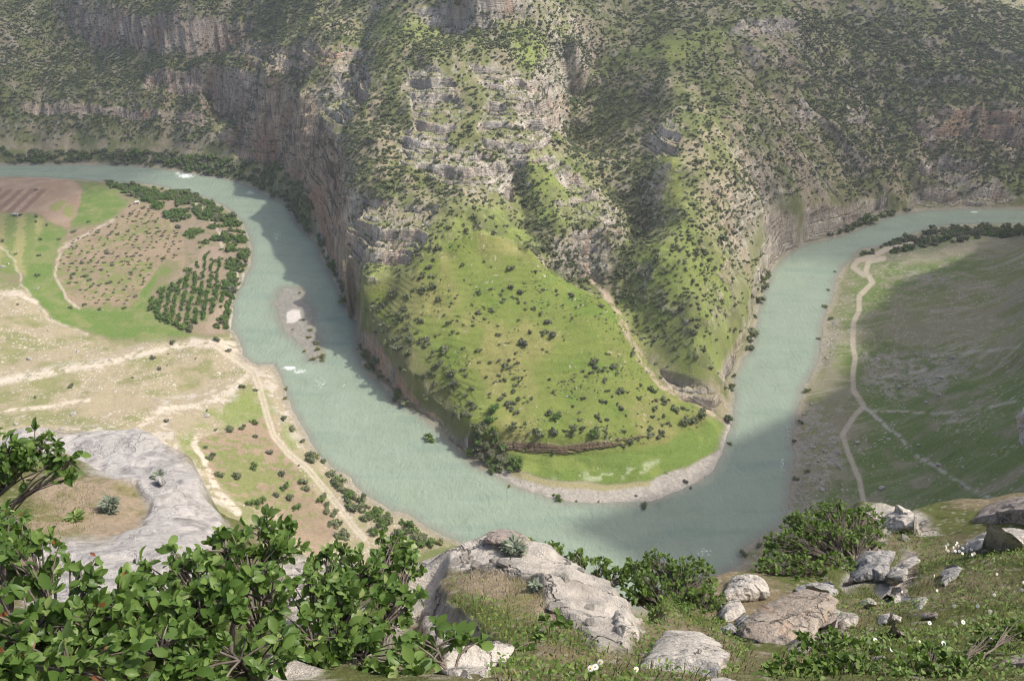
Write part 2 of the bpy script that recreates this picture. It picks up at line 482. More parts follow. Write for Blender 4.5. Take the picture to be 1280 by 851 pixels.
def hit(u, v):
    """where the line of sight of a traced point meets the valley ground"""
    d = ray(u, v); s = 60.0
    dh = np.hypot(d[0], d[1])
    t = np.linspace(60, 2500, 8000) / dh
    x, y, z = d[0] * t, d[1] * t, CAM_Z + d[2] * t
    g = ground_z(x, y)
    k = np.argmax(z <= g + 0.0)
    return np.array([x[k], y[k], float(g[k])])

# ravines cut into the slopes and the crest of the middle ridge
def carve(line, depth, width, zlift=0.0):
    global Z
    w = np.array([hit(u, v) for u, v in line])
    m_ = (np.abs(X - w[:, 0].mean()) < 260) & (np.abs(Y - w[:, 1].mean()) < 320)
    d = np.full(Z.shape, 1e6, f32); d[m_] = seg_dist(X[m_], Y[m_], w[:, :2])
    d = d + fbm2(X, Y, 14, 3, 39) * width * 0.25
    Z = Z - (depth * np.exp(-(np.maximum(d, 0) / width) ** 1.6)).astype(f32)
carve([(642,205),(652,250),(664,285),(684,322),(716,340)], 9, 11)
carve([(712,110),(712,170),(738,205),(772,240),(790,280)], 9, 13)
carve([(462,20),(446,60),(425,100),(400,128)], 10, 14)
carve([(470,110),(500,170),(500,230),(520,262)], 3, 10)
carve([(566,250),(600,262),(640,262)], -2, 12)
carve([(690,170),(708,188),(742,226),(768,262)], -5, 9)
carve([(925,60),(970,130),(1020,200),(1060,262)], 7, 13)
carve([(990,80),(1030,150),(1075,220),(1100,246)], 8, 12)
carve([(1060,60),(1095,140),(1130,200),(1150,240)], 8, 13)
carve([(1110,120),(1170,185),(1205,235)], 7, 12)
carve([(870,100),(905,170),(950,240),(985,290)], 5, 12)
carve([(120,60),(105,120),(95,180)], 5, 14)
carve([(235,60),(225,120),(210,185)], 6, 14)
carve([(60,40),(50,110),(40,180)], 5, 14)
# gullies running down the right hill, shape noise
rx = X * 0.80 + Y * 0.6; ry = -X * 0.6 + Y * 0.80
rc_ = X * 0.36 + Y * 0.93 + fbm2(X, Y, 70, 3, 3) * 16; ra_ = (X * 0.93 - Y * 0.36) * 0.16
rib = ridged2(rc_, ra_, 40, 3, 8)
HILL = np.clip(1 - DOME - FLATS - RSLOPE - LSLOPE, 0, 1) * sstep(6, 30, SDR) * sstep(8, 40, Z)
rightside = sstep(150, 260, X) * sstep(430, 520, Y)
Z = Z + HILL * (fbm2(X, Y, 55, 4, 21) * 4.2 + fbm2(X, Y, 16, 3, 22) * 1.4)
Z = Z + HILL * rightside * (rib - 0.35) * 11.0
leftwall = sstep(-130, -230, X) * sstep(620, 720, Y)
Z = Z + HILL * leftwall * (ridged2(X, Y * 0.3, 46, 3, 9) - 0.4) * 6.0
Z = Z + DOME * (fbm2(X, Y, 30, 4, 23) * 1.3 + bedding(Z + fbm2(X, Y, 20, 2, 28), 2.2, 0.6) * 0.25) * sstep(4, 16, SDR)
Z = Z + LSLOPE * fbm2(X, Y, 22, 4, 24) * 1.2 * sstep(4, 20, SDR) + FLATS * fbm2(X, Y, 40, 3, 25) * 0.25
Z = Z + RSLOPE * (fbm2(X, Y, 40, 3, 26) * 1.6 + (ridged2(X, Y * 1.0, 18, 2, 27) - .4) * 0.9) * sstep(3, 25, SDR)
# rock bands: steps of bedding
patchy = sstep(-0.55, 0.15, fbm2(X, Y, 30, 4, 36) + 0.35 * (rib - 0.4) * rightside)
ROCKW = np.clip(ROCK * lerp(1.0, patchy, np.maximum(np.maximum(rightside, 0.3 * leftwall), 0.35)), 0, 1)
zz = Z + fbm2(X, Y, 60, 2, 31) * 4.0 + (vn2(Z / 13.0, Z * 0 + 3.7, 37) - .5) * 9.0
bed = (bedding(zz, 11.0) * 0.62 + bedding(zz + 3.1, 4.3, 0.6) * 0.7 + bedding(zz + 1.1, 2.0, 0.6) * 0.5) * lerp(0.35, 1.25, vn2(X / 24, Y / 24, 38))
cols = fbm2(X, Y, 7, 3, 33)
Z = Z + ROCKW * (bed * 1.25 + cols * 0.9)
Z = Z + (HILL * (1 - ROCKW) * (bedding(zz + 2, 7.0, 0.8) * 0.04)).astype(f32)
FARR = sstep(0.62, 0.75, np.arctan2(X, Y)) * sstep(200, 300, R) * sstep(60, 150, Z)
Z = Z + FARR * (fbm2(X, Y, 90, 4, 35) * 26)
# small gully with a pale bed
GUL = [(890,517),(868,505),(845,492),(828,484),(806,456),(792,432),(774,396),(760,372),(745,352),(728,338)]
WASH_PEN = lmask(3.0, 2.0, GUL)
# meet the water
inside = SDR < 0
wbank = sstep(0.0, 9.0, SDR)
shore = 0.25 + np.clip(SDR, 0, 30) * 0.10
Z = np.where(SDR < 150, np.where(inside, np.maximum(-2.5, 0.05 + SDR * 0.16), lerp(shore, np.maximum(Z, shore * 0.9), wbank)), Z)
Z = np.where(SDI < 0, np.maximum(Z, 0.04 - SDI * 0.05 + fbm2(X, Y, 6, 3, 41) * 0.12), Z).astype(f32)
Z = np.where((SDI >= 0) & (SDI < 12) & inside, np.maximum(Z, 0.02 - SDI * 0.12), Z).astype(f32)
U, V, DEP = project(X, Y, Z)
ang = (Z - CAM_Z) / R
VIS = ang >= np.maximum.accumulate(ang, axis=0) - 0.006
UJ, VJ = U + jx, V + jy
INF = (U > -70) & (U < 1350) & (V > -30) & (V < 860) & (DEP > 0)
# normals
def grid_normals(X, Y, Z):
    Pg = np.stack([X, Y, Z], -1)
    du = np.gradient(Pg, axis=1); dv = np.gradient(Pg, axis=0)
    n = np.cross(du, dv); n /= np.linalg.norm(n, axis=-1, keepdims=True) + 1e-9
    return n * np.sign(n[..., 2:3] + 1e-9)
NRM = grid_normals(X, Y, Z)
SLOPE = NRM[..., 2]
def smooth_rows(a, k):
    c = np.cumsum(np.pad(a, ((k + 1, k), (0, 0)), mode='edge'), axis=0); a = (c[2 * k + 1:] - c[:-(2 * k + 1)]) / (2 * k + 1)
    c = np.cumsum(np.pad(a, ((0, 0), (k + 1, k)), mode='edge'), axis=1); return ((c[:, 2 * k + 1:] - c[:, :-(2 * k + 1)]) / (2 * k + 1)).astype(f32)
SLOPE_S = smooth_rows(SLOPE.astype(np.float64), 7)
print('terrain', round(time.time() - T0, 1))

# ================================================================== SURFACE COLOURS OF THE LAND
C = lambda *a: np.array(a, f32)
def mixc(base, col, w): return base + (col - base) * w[..., None]
n1 = fbm2(X, Y, 45, 4, 51); n2 = fbm2(X, Y, 11, 4, 52); n3 = fbm2(X, Y, 3.2, 3, 53)
n4 = vn2(X / 1.6, Y / 1.6, 54); n5 = fbm2(X, Y, 120, 3, 55)
A_ = np.empty(X.shape + (3,), f32)
# open hillside between the bushes
A_[:] = C(0.168, 0.180, 0.075)
A_ = mixc(A_, C(0.27, 0.235, 0.150), sstep(-0.4, 0.6, n2 + 0.5 * n1))
A_ = mixc(A_, C(0.135, 0.158, 0.058), sstep(0.0, 0.8, n1 - 0.3 * n2))
A_ = mixc(A_, C(0.36, 0.33, 0.28), sstep(0.45, 0.8, n3 + 0.3 * n2) * 0.6)
# greener ground on the sunny spurs and hill tops
GREEN = mask([[(800,300),(860,290),(915,330),(945,370),(930,420),(905,470),(860,480),(815,440),(790,400),(770,350)],[(815,185),(850,195),(870,260),(900,300),(930,360),(900,450),(860,470),(800,430),(760,380),(790,350),(830,300)],
              [(790,60),(830,45),(900,30),(960,15),(900,60),(850,80),(800,75)],[(480,28),(560,22),(560,45),(500,52),(470,48)],
              [(430,330),(520,300),(560,262),(640,250),(680,310),(600,300),(520,350),(450,370)],[(660,175),(700,200),(760,250),(700,290),(670,280),(650,215)],
              [(640,30),(705,55),(700,110),(650,90)]], 14)
A_ = mixc(A_, C(0.185, 0.235, 0.055), GREEN * sstep(-0.7, 0.4, n2 + 0.4 * n3) * 0.85)
BRIGHT = mask([[(828,62),(858,66),(858,76),(830,76)],[(826,195),(845,200),(852,245),(845,262),(830,250)],[(655,178),(675,182),(690,205),(672,205)]], 4)
A_ = mixc(A_, C(0.225, 0.25, 0.07), BRIGHT * 0.7)
TANP = mask([[(870,120),(930,140),(960,200),(940,270),(900,300),(880,240),(860,170)],[(870,255),(900,270),(900,310),(880,300)],[(705,20),(775,50),(740,80),(690,60)],[(430,150),(500,120),(500,260),(440,300)],[(400,10),(440,20),(440,80),(380,60)]], 14)
A_ = mixc(A_, C(0.30, 0.255, 0.17), TANP * sstep(-0.5, 0.6, n2) * 0.8)
# rock
streak = fbm3(X, Y, Z * 0.18, 5.0, 3, 61)
layer = vn2((Z + fbm2(X, Y, 40, 2, 62) * 3) / 1.9, X * 0.01, 63)
rk = np.empty_like(A_); rk[:] = C(0.43, 0.38, 0.315)
rk = mixc(rk, C(0.58, 0.53, 0.455), sstep(-0.1, 0.6, streak + 0.3 * n3))
rk = mixc(rk, C(0.235, 0.22, 0.205), sstep(0.1, 0.75, -streak + 0.25 * n2))
rk = mixc(rk, C(0.25, 0.225, 0.195), sstep(0.55, 0.9, layer) * 0.7)
rk = mixc(rk, C(0.60, 0.56, 0.49), sstep(0.35, 0.1, layer) * 0.5)
LEFTFACE = mask([[(262,200),(255,150),(268,130),(330,130),(372,112),(398,132),(432,190),(434,330),(430,372),(402,305),(376,228),(345,210)],
                 [(-90,-30),(440,-30),(440,70),(380,120),(262,150),(262,200),(-90,205)],[(1130,120),(1400,120),(1400,200),(1130,190)]], 10)
rk = mixc(rk, rk * C(1.0, 0.91, 0.84), LEFTFACE)
rk = mixc(rk, rk * C(0.94, 0.90, 0.86), mask([[(262,200),(300,150),(372,112),(398,132),(432,190),(434,330),(430,372),(402,305),(376,228),(345,210)]], 8))
stain = sstep(0.15, 0.6, fbm3(X, Y, Z * 0.35, 16, 3, 64) + 0.15 * streak)
rk = mixc(rk, C(0.37, 0.225, 0.135), stain * (0.30 + 0.22 * LEFTFACE))
STAINP = mask([[(320,165),(345,165),(350,203),(315,200)],[(380,235),(400,225),(420,330),(404,305)],[(565,-5),(580,-5),(582,10),(566,8)],[(628,-5),(642,-5),(640,22),(632,22)],[(1180,140),(1215,140),(1205,168),(1165,168)],[(1240,140),(1270,142),(1262,165),(1230,160)],
    [(430,385),(448,395),(560,540),(540,552),(450,440)]], 4)
rk = mixc(rk, C(0.40, 0.245, 0.155), STAINP * sstep(-0.6, 0.3, streak) * 0.75)
steep = sstep(0.74, 0.52, SLOPE + 0.10 * n3)
RW = np.clip(ROCKW * sstep(0.90, 0.66, SLOPE + 0.12 * n3 - 0.05) + HILL * steep * 0.75 + BENCH * sstep(0.86, 0.66, SLOPE), 0, 1)
RW = np.maximum(RW, ROCKW * sstep(0.05, 0.5, n3 + 0.25 * n2) * 0.45)
A_ = mixc(A_, rk, RW)
# grassy dome of the inner bend
g = np.empty_like(A_); g[:] = C(0.170, 0.208, 0.052)
g = mixc(g, C(0.27, 0.245, 0.10), sstep(-0.1, 0.75, n1 + 0.6 * n2 + 0.2 * n3) * 0.65)
g = mixc(g, C(0.138, 0.198, 0.042), sstep(0.15, 0.8, -n1 + 0.6 * n2))
g = mixc(g, C(0.14, 0.17, 0.05), sstep(0.3, 0.75, n3 + 0.3 * n2) * 0.5)
g = mixc(g, C(0.42, 0.38, 0.31), (n4 > 0.93) * sstep(0.0, 0.5, n2) * 0.8)
A_ = mixc(A_, C(0.185, 0.135, 0.095), BENCH * (V > 534) * (U > 585))  # brown rim cliff, its colour darkened for the shade of the overhang
A_ = mixc(A_, g, DOME * (1 - BENCH * sstep(0.86, 0.66, SLOPE)))
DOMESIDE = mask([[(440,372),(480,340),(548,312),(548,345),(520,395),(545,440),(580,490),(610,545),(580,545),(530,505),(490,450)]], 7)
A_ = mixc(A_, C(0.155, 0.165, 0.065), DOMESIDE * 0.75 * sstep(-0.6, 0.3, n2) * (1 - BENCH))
STRIP = mask([[(628,566),(700,571),(760,566),(830,556),(890,522),(905,535),(900,560),(862,580),(815,598),(760,604),(700,600),(650,588)]], 3)
s_ = np.empty_like(A_); s_[:] = C(0.145, 0.205, 0.048)
s_ = mixc(s_, C(0.20, 0.245, 0.065), sstep(-0.1, 0.7, n2))
s_ = mixc(s_, C(0.36, 0.40, 0.24), mask([[(690,596),(760,590),(830,572),(800,592),(740,602)]], 5) * sstep(-0.2, 0.5, n3 + n2))
A_ = mixc(A_, s_, STRIP)
pebble = lerp(0.85, 1.15, n4)[..., None]
BEACH = mask([[(610,590),(634,588),(700,601),(760,606),(815,600),(862,582),(900,560),(904,535),(912,520),(925,535),(915,580),(880,612),(790,640),(680,632),(610,604)],
              [(926,470),(938,440),(950,395),(962,345),(975,335),(960,400),(945,450),(925,490)]], 3)
A_ = mixc(A_, C(0.36, 0.33, 0.285) * pebble, BEACH * (1 - STRIP))
A_ = mixc(A_, C(0.30, 0.27, 0.12), mask([[(640,588),(700,602),(760,606),(810,600),(812,606),(760,614),(690,608),(640,596)]], 2) * 0.8)
GULP = lmask(3.0, 2.0, GUL, [(735,338),(732,300),(740,292)])
A_ = mixc(A_, C(0.44, 0.345, 0.265) * lerp(0.85, 1.1, n4)[..., None], GULP * sstep(-0.7, 0.2, n3) * 0.9)
# --- left bank
P = {}
P['meadow'] = mask([[(50,282),(85,290),(66,330),(82,378),(100,386),(165,386),(182,342),(205,318),(192,360),(180,380),(200,402),(240,420),(140,423),(70,402),(28,356),(36,330)],
                    [(103,228),(122,228),(163,258),(150,272),(90,284),(98,262)]], 3)
P['strips'] = mask([[(-90,264),(40,268),(54,276),(48,300),(32,346),(20,340),(-90,310)]], 2.5)
P['plough'] = mask([[(-90,223),(60,222),(96,228),(104,242),(98,264),(84,286),(58,276),(45,266),(-90,264)]], 2)
P['soil'] = mask([[(84,294),(142,272),(163,249),(186,254),(216,276),(231,300),(230,335),(208,322),(188,348),(163,384),(92,383),(82,372),(66,340),(70,318)],
                  [(244,548),(300,534),(338,520),(352,562),(402,622),(425,660),(390,700),(350,645),(292,622),(262,592)]], 2.5)
P['grove'] = mask([[(130,228),(180,235),(232,240),(272,258),(302,280),(314,312),(306,332),(290,380),(282,418),(232,415),(183,382),(210,352),(232,330),(232,300),(216,276),(186,254)]], 3)
P['green plot'] = mask([[(289,600),(334,582),(346,608),(322,630),(292,624)]], 2)
# beige slope
A_ = mixc(A_, lerp(C(0.325, 0.28, 0.185), C(0.215, 0.215, 0.10), sstep(-0.2, 0.9, n2 + 0.8 * n1 + 0.2 * n3)[..., None]), LSLOPE)
st_ = (vn2(X / 0.9, Y / 0.9, 71) > 0.83) & (fbm2(X, Y, 18, 3, 72) > -0.15)
A_ = mixc(A_, C(0.52, 0.48, 0.42), st_ * LSLOPE * 0.8)
SCREE = mask([[(140,445),(180,428),(185,440),(120,462),(60,470),(0,480),(0,470),(90,455)],[(190,500),(260,485),(290,478),(300,500),(240,520),(195,520)],[(160,540),(215,520),(225,560),(280,620),(300,640),(270,630),(200,590)],[(345,457),(335,462),(352,490),(366,520),(380,560),(370,565),(345,520),(325,480),(310,458)],[(0,540),(140,530),(160,550),(0,560)]], 5)
A_ = mixc(A_, C(0.47, 0.42, 0.35), SCREE * sstep(-0.15, 0.35, n3 + 0.4 * n2) * 0.9)
A_ = mixc(A_, C(0.17, 0.225, 0.055), mask([[(272,500),(330,486),(345,515),(300,540),(250,548),(230,580),(225,545),(250,515)],[(350,520),(395,590),(430,640),(455,655),(440,668),(400,610),(360,560)]], 8) * 0.75 * sstep(-0.6, 0.3, n2))
flat_ = lerp(C(0.20, 0.185, 0.10), C(0.15, 0.19, 0.06), sstep(-0.4, 0.5, n2)[..., None])
A_ = mixc(A_, flat_, FLATS)
A_ = mixc(A_, lerp(C(0.125, 0.190, 0.048), C(0.19, 0.215, 0.08), sstep(-0.5, 0.6, n2 + .3 * n3)[..., None]), P['meadow'])
A_ = mixc(A_, C(0.135, 0.20, 0.045), P['green plot'])
d0 = hit(30, 262)[:2]; d1 = hit(58, 234)[:2]; dd = (d1 - d0) / np.linalg.norm(d1 - d0)
tcoord = (X - d0[0]) * (-dd[1]) + (Y - d0[1]) * dd[0]
ph = np.abs(((tcoord / 11.0) % 1) - 0.5) * 2
band = sstep(0.42, 0.52, ph + 0.08 * n3)
INNER = mask([[(-90,236),(66,236),(48,250),(28,266),(-90,266)]], 2)
pl = lerp(C(0.285, 0.205, 0.142), C(0.33, 0.25, 0.18), sstep(-.4, .6, n2)[..., None])
pl = mixc(pl, C(0.20, 0.130, 0.092), band * INNER * 0.9)
rowl = 0.5 + 0.5 * np.sin(tcoord * 2 * PI / 2.4)
pl = pl * lerp(0.9, 1.06, rowl)[..., None]
pl = mixc(pl, C(0.22, 0.24, 0.08), mask([[(62,258),(74,251),(83,254),(70,265)],[(76,268),(86,255),(95,258),(90,274)]], 1.5) * 0.9)
A_ = mixc(A_, pl, P['plough'])
d2 = hit(10, 335)[:2]; d3 = hit(14, 275)[:2]; de = (d3 - d2) / np.linalg.norm(d3 - d2)
t2 = (X - d2[0]) * (-de[1]) + (Y - d2[1]) * de[0]
A_ = mixc(A_, lerp(C(0.27, 0.26, 0.11), C(0.16, 0.205, 0.065), sstep(0.3, 0.7, np.abs(((t2 / 15) % 1) - .5) * 2 + .25 * n3 + .2 * n2)[..., None]), P['strips'])
so = lerp(C(0.29, 0.222, 0.152), C(0.24, 0.188, 0.125), sstep(-.4, .6, n2)[..., None])
so = mixc(so, C(0.17, 0.205, 0.065), sstep(0.05, 0.5, n3 * 0.8 + n1 * 0.7) * 0.8)
A_ = mixc(A_, so, P['soil'])
gr = lerp(C(0.25, 0.20, 0.14), C(0.14, 0.16, 0.065), sstep(-.4, .5, n2 + .4 * n3)[..., None])
A_ = mixc(A_, gr, P['grove'])
A_ = mixc(A_, C(0.30, 0.235, 0.175), mask([[(236,335),(258,305),(280,312),(280,330),(262,330),(245,345)],[(262,392),(282,380),(280,416),(255,416)]], 3) * .8)
WASH = np.maximum.reduce([
    lmask(4.0, 3.0, [(-90,486),(0,476),(60,466),(130,455),(180,442),(228,430),(268,430),(300,455),(318,462)]),
    lmask(6.0, 3.0, [(240,428),(272,428),(300,436)]),
    lmask(3.2, 2.5, [(318,462),(300,478),(268,500),(238,510),(205,512),(180,528),(165,545)]),
    lmask(2.2, 1.6, [(-90,522),(0,514),(60,508),(110,500)]),
    lmask(4.0, 2.0, [(248,545),(244,555),(262,590),(272,615),(300,640)]),
    lmask(1.4, 1.2, [(300,336),(296,360),(291,385),(288,410),(290,428)]),
    lmask(2.0, 1.5, [(240,252),(256,264),(270,285),(278,310)]) * 0.7,
    lmask(1.6, 1.3, [(100,385),(82,372),(70,340),(75,312),(110,292),(140,274)]) * 0.7,
    lmask(1.6, 1.5, [(-90,308),(0,308),(15,325),(28,355),(60,398),(110,418)]) * 0.6,
    lmask(2.4, 2.0, [(-90,372),(0,368),(25,366),(45,378)]) ])
A_ = mixc(A_, C(0.52, 0.455, 0.365) * lerp(0.9, 1.1, n4)[..., None], WASH * sstep(-0.9, 0.0, n3) * 0.95)
A_ = mixc(A_, C(0.58, 0.53, 0.45), lmask(1.5, 1.2, [(307,343),(300,358),(293,378),(290,395),(289,412)]))
TRACKS_L = [[(268,430),(300,452),(318,466),(326,490),(334,520),(342,544),(360,566),(385,586),(405,610),(425,635),(445,662),(455,672)]]
TRK = lmask(4.2, 1.4, *TRACKS_L, jitter=False)
A_ = mixc(A_, C(0.46, 0.40, 0.315), TRK * 0.85)
A_ = mixc(A_, C(0.22, 0.24, 0.10), lmask(0.9, 0.7, *TRACKS_L, jitter=False) * 0.5)
# --- right slope in the lee of the lookout
r_ = lerp(C(0.235, 0.22, 0.145), C(0.185, 0.20, 0.085), sstep(-0.4, 0.5, n2 + 0.6 * n1)[..., None])
lowgreen = mask([[(1040,430),(1120,420),(1230,470),(1400,440),(1400,720),(940,720),(1000,620),(1085,540)],[(1062,330),(1180,300),(1250,330),(1120,380),(1050,420)]], 22)
r_ = mixc(r_, C(0.12, 0.168, 0.05), lowgreen * sstep(-0.9, 0.15, n2 + 0.3 * n1) * 0.92)
d4 = ridged2(X * 0.15, Y, 5.0, 3, 75)
r_ = mixc(r_, C(0.335, 0.305, 0.235), sstep(0.45, 0.8, d4 + 0.25 * n2) * 0.7 * (1 - lowgreen * 0.7))
st2 = (vn2(X / 0.8, Y / 0.8, 76) > 0.85) & (fbm2(X, Y, 20, 3, 77) > -0.05)
r_ = mixc(r_, C(0.40, 0.37, 0.33), st2 * 0.75)
A_ = mixc(A_, r_, RSLOPE)
RSC = mask([[(1000,500),(1030,505),(1050,545),(1055,580),(1040,610),(1010,650),(960,690),(985,620),(992,550)],[(1040,395),(1052,400),(1042,450),(1022,465),(1030,430)],[(1075,440),(1160,440),(1230,455),(1180,490),(1110,500),(1080,480)],[(1130,340),(1190,345),(1170,356),(1130,352)]], 7)
A_ = mixc(A_, C(0.31, 0.285, 0.23) * lerp(0.8, 1.15, n4)[..., None], RSC * sstep(-0.25, 0.3, n3 + 0.3 * n2) * 0.85)
TRACKS_R = [[(1140,305),(1112,310),(1090,320),(1072,326),(1066,334),(1080,344)],[(1105,323),(1086,327),(1082,340),(1091,353),(1082,362),(1074,370),(1074,388),(1067,403),(1066,431),(1069,447),(1066,470),(1067,488),(1080,507),(1067,521),(1053,543),(1061,568),(1074,598),(1080,630)]]
TRKR = lmask(3.2, 1.2, *TRACKS_R, jitter=False)
A_ = mixc(A_, C(0.43, 0.375, 0.29), TRKR * 0.9)
A_ = mixc(A_, C(0.42, 0.385, 0.33), np.maximum(lmask(2.2, 2.0, [(1080,507),(1099,524),(1124,546),(1139,565),(1171,584),(1208,609),(1252,627)]),
          0.8 * lmask(1.6, 1.6, [(1090,514),(1180,516),(1233,511),(1270,502)], [(1180,528),(1230,522)], [(1160,446),(1280,432)], [(1100,470),(1160,462)])) * sstep(-.6, .2, n3))
A_ = mixc(A_, C(0.38, 0.33, 0.25), mask([[(1140,318),(1180,312),(1260,300),(1200,320),(1120,335)]], 5) * .5)
SHOREBR = (1 - sstep(1.0, 5.0, SDR)) * (SDR > -8)
A_ = mixc(A_, C(0.30, 0.27, 0.22) * pebble, SHOREBR * 0.65 * (1 - BEACH))
ISL = sstep(1.5, -1.5, SDI)
A_ = mixc(A_, C(0.25, 0.238, 0.205) * pebble, ISL)
A_ = mixc(A_, C(0.56, 0.52, 0.47), mask([[(358,390),(366,386),(376,386),(376,396),(368,404),(358,404)]], 1.5))
A_ = np.clip(A_ * lerp(0.93, 1.07, vn2(X / 1.1, Y / 1.1, 79))[..., None], 0.01, 0.7).astype(f32)
print('colours', round(time.time() - T0, 1))

# ------------------------------------------------------------------ ground material
nt = NT('ground_surface')
pos = nt.n('ShaderNodeTexCoord').outputs['Object']
ca = nt.attr('albedo').outputs['Color']; rw = nt.attr('rockiness').outputs['Fac']
na = nt.noise(pos, 0.9, 6, 0.65).outputs['Fac']; nb = nt.noise(pos, 0.16, 4).outputs['Fac']
var = nt.ramp(na, [(0.25, (0.62, 0.62, 0.62)), (0.5, (1, 1, 1)), (0.78, (1.32, 1.3, 1.26))])
c1 = nt.mix(0.75, ca, var, 'MULTIPLY')
strm = nt.n('ShaderNodeMapping', {'Vector': pos, 'Scale': (1.0, 1.0, 0.22)}).outputs[0]
ns = nt.noise(strm, 0.55, 5, 0.6).outputs['Fac']
ledm = nt.n('ShaderNodeMapping', {'Vector': pos, 'Scale': (0.1, 0.1, 1.4)}).outputs[0]
nl = nt.noise(ledm, 1.0, 4, 0.6).outputs['Fac']
rv = nt.ramp(nt.math('MULTIPLY', nt.math('ADD', ns, nl), 0.5), [(0.36, (0.55, 0.53, 0.52)), (0.5, (1, 1, 1)), (0.64, (1.3, 1.27, 1.2))])
c2 = nt.mix(rw, c1, nt.mix(1.0, ca, rv, 'MULTIPLY'))
b1 = nt.bump(na, 0.5, 0.8)
hrock = nt.math('MULTIPLY', nt.math('ADD', ns, nl), rw)
b2 = nt.bump(hrock, 0.9, 2.2, b1)
MAT_GROUND = nt.done(nt.bsdf(c2, 0.95, b2, 0.12))

# ------------------------------------------------------------------ split the sheet by what lies there
REG = np.zeros(X.shape, np.int8)
names = ['hillside']
def region(nm, cond):
    names.append(nm); REG[cond] = len(names) - 1
region('rocky_slope', RSLOPE > 0.5)
region('dry_slope', LSLOPE > 0.5)
region('valley_floor', FLATS > 0.5)
region('peninsula_meadow', DOME > 0.5)
region('grass_strip', STRIP > 0.5)
region('cliff_face', (ROCKW > 0.5) & (SLOPE < 0.80))
region('bench_cliff', (BENCH > 0.5) & (SLOPE < 0.84))
region('gravel_beach', (BEACH > 0.5) & (STRIP < 0.5))
region('gravel_island', (ISL > 0.5))
region('meadow', (P['meadow'] > 0.5) | (P['green plot'] > 0.5))
region('strip_field', P['strips'] > 0.5)
region('ploughed_field', P['plough'] > 0.5)
region('orchard_field', P['soil'] > 0.5)
region('grove_ground', P['grove'] > 0.5)
region('dry_wash', (WASH > 0.5) | (GULP > 0.5))
region('dirt_track', (TRK > 0.5) | (TRKR > 0.5))
region('river_bed', (SDR0 < -2) & (Z < 0.0))
verts = np.stack([X, Y, Z], -1).reshape(-1, 3)
fc = grid_faces(NR, NC)
freg = REG.ravel()[fc[:, 0]]
nrm = NRM.reshape(-1, 3); alb = A_.reshape(-1, 3); rwf = RW.ravel()
cnt = np.bincount(freg, minlength=len(names))
for k, nm in enumerate(names):
    sel = fc[freg == k]
    if len(sel) < 4: continue
    used, inv = np.unique(sel.ravel(), return_inverse=True)
    me = mesh_from(nm, verts[used], faces4=inv.reshape(-1, 4))
    put_color(me, 'albedo', alb[used]); put_float(me, 'rockiness', rwf[used])
    me.normals_split_custom_set_from_vertices(nrm[used])
    tag(link(nm, me, MAT_GROUND), kind='structure')
print('ground objects', round(time.time() - T0, 1))

# ------------------------------------------------------------------ river
wsel = (SDR0 < 7)
wf = fc[wsel.ravel()[fc].any(1)]
used, inv = np.unique(wf.ravel(), return_inverse=True)
wv = verts[used].copy(); wv[:, 2] = 0.0
me = mesh_from('river', wv, faces4=inv.reshape(-1, 4))
put_float(me, 'depth', np.clip(-verts[used, 2], -1, 3))
u_, v_, _ = project(wv[:, 0], wv[:, 1], wv[:, 2])
def spots(L):
    r = np.zeros(len(u_), f32)
    for (u, v, ru, rv, k) in L: r = np.maximum(r, k * np.exp(-((u_ - u) / ru) ** 2 - ((v_ - v) / rv) ** 2))
    return r
fo = spots([(232,220,14,4,1.0),(222,217,5,3,.8),(313,241,8,4,.7),(346,296,8,10,.55),(362,460,10,3,1.2),(375,464,12,4,.8),(400,480,14,12,.5),(430,482,6,3,.5),(1218,265,7,1.6,.95),(1205,262,30,3,.35),(978,580,4,18,.6),(985,540,5,25,.45),(880,690,14,8,.6),(960,500,8,30,.18),(1000,420,10,40,.15),(436,470,10,10,.3)])
put_float(me, 'foam', fo)
nt = NT('river_water')
pos = nt.n('ShaderNodeTexCoord').outputs['Object']
mp = nt.n('ShaderNodeMapping', {'Vector': pos, 'Scale': (1, 1, 1)}).outputs[0]
w1 = nt.noise(nt.n('ShaderNodeMapping', {'Vector': pos, 'Rotation': (0, 0, 0.5), 'Scale': (1.0, 0.55, 1)}).outputs[0], 0.42, 6, 0.62).outputs['Fac']; w2 = nt.noise(mp, 0.07, 4, 0.6).outputs['Fac']; w3 = nt.noise(mp, 0.02, 3, 0.6).outputs['Fac']
dep = nt.attr('depth').outputs['Fac']; foam = nt.attr('foam').outputs['Fac']
base = nt.ramp(w3, [(0.35, (0.222, 0.276, 0.203)), (0.65, (0.250, 0.304, 0.227))])
base = nt.mix(nt.maprange(w2, 0.4, 0.7), base, (0.255, 0.312, 0.238))
base = nt.mix(nt.maprange(nt.noise(nt.n('ShaderNodeMapping', {'Vector': pos, 'Rotation': (0, 0, -0.35), 'Scale': (0.35, 1.6, 1)}).outputs[0], 0.05, 5, 0.65).outputs['Fac'], 0.5, 0.72, 0, 0.7), base, (0.165, 0.235, 0.19))
sh = nt.maprange(dep, 0.9, 0.05)
base = nt.mix(nt.math('MULTIPLY', sh, 0.75), base, (0.215, 0.205, 0.165))
fl = nt.noise(mp, 0.8, 5, 0.7).outputs['Fac']
fm = nt.maprange(nt.math('ADD', fl, nt.math('MULTIPLY', foam, 0.33)), 0.70, 0.80)
fm = nt.math('MULTIPLY', fm, nt.maprange(foam, 0.05, 0.3))
base = nt.mix(fm, base, (0.72, 0.75, 0.72))
hh = nt.math('ADD', w1, nt.math('MULTIPLY', w2, 1.8))
bp = nt.bump(hh, 0.6, 1.3)
MAT_WATER = nt.done(nt.bsdf(base, nt.maprange(fm, 0, 1, 0.2, 0.8), bp, 0.38, IOR=1.33))
tag(link('river', me, MAT_WATER), kind='structure')
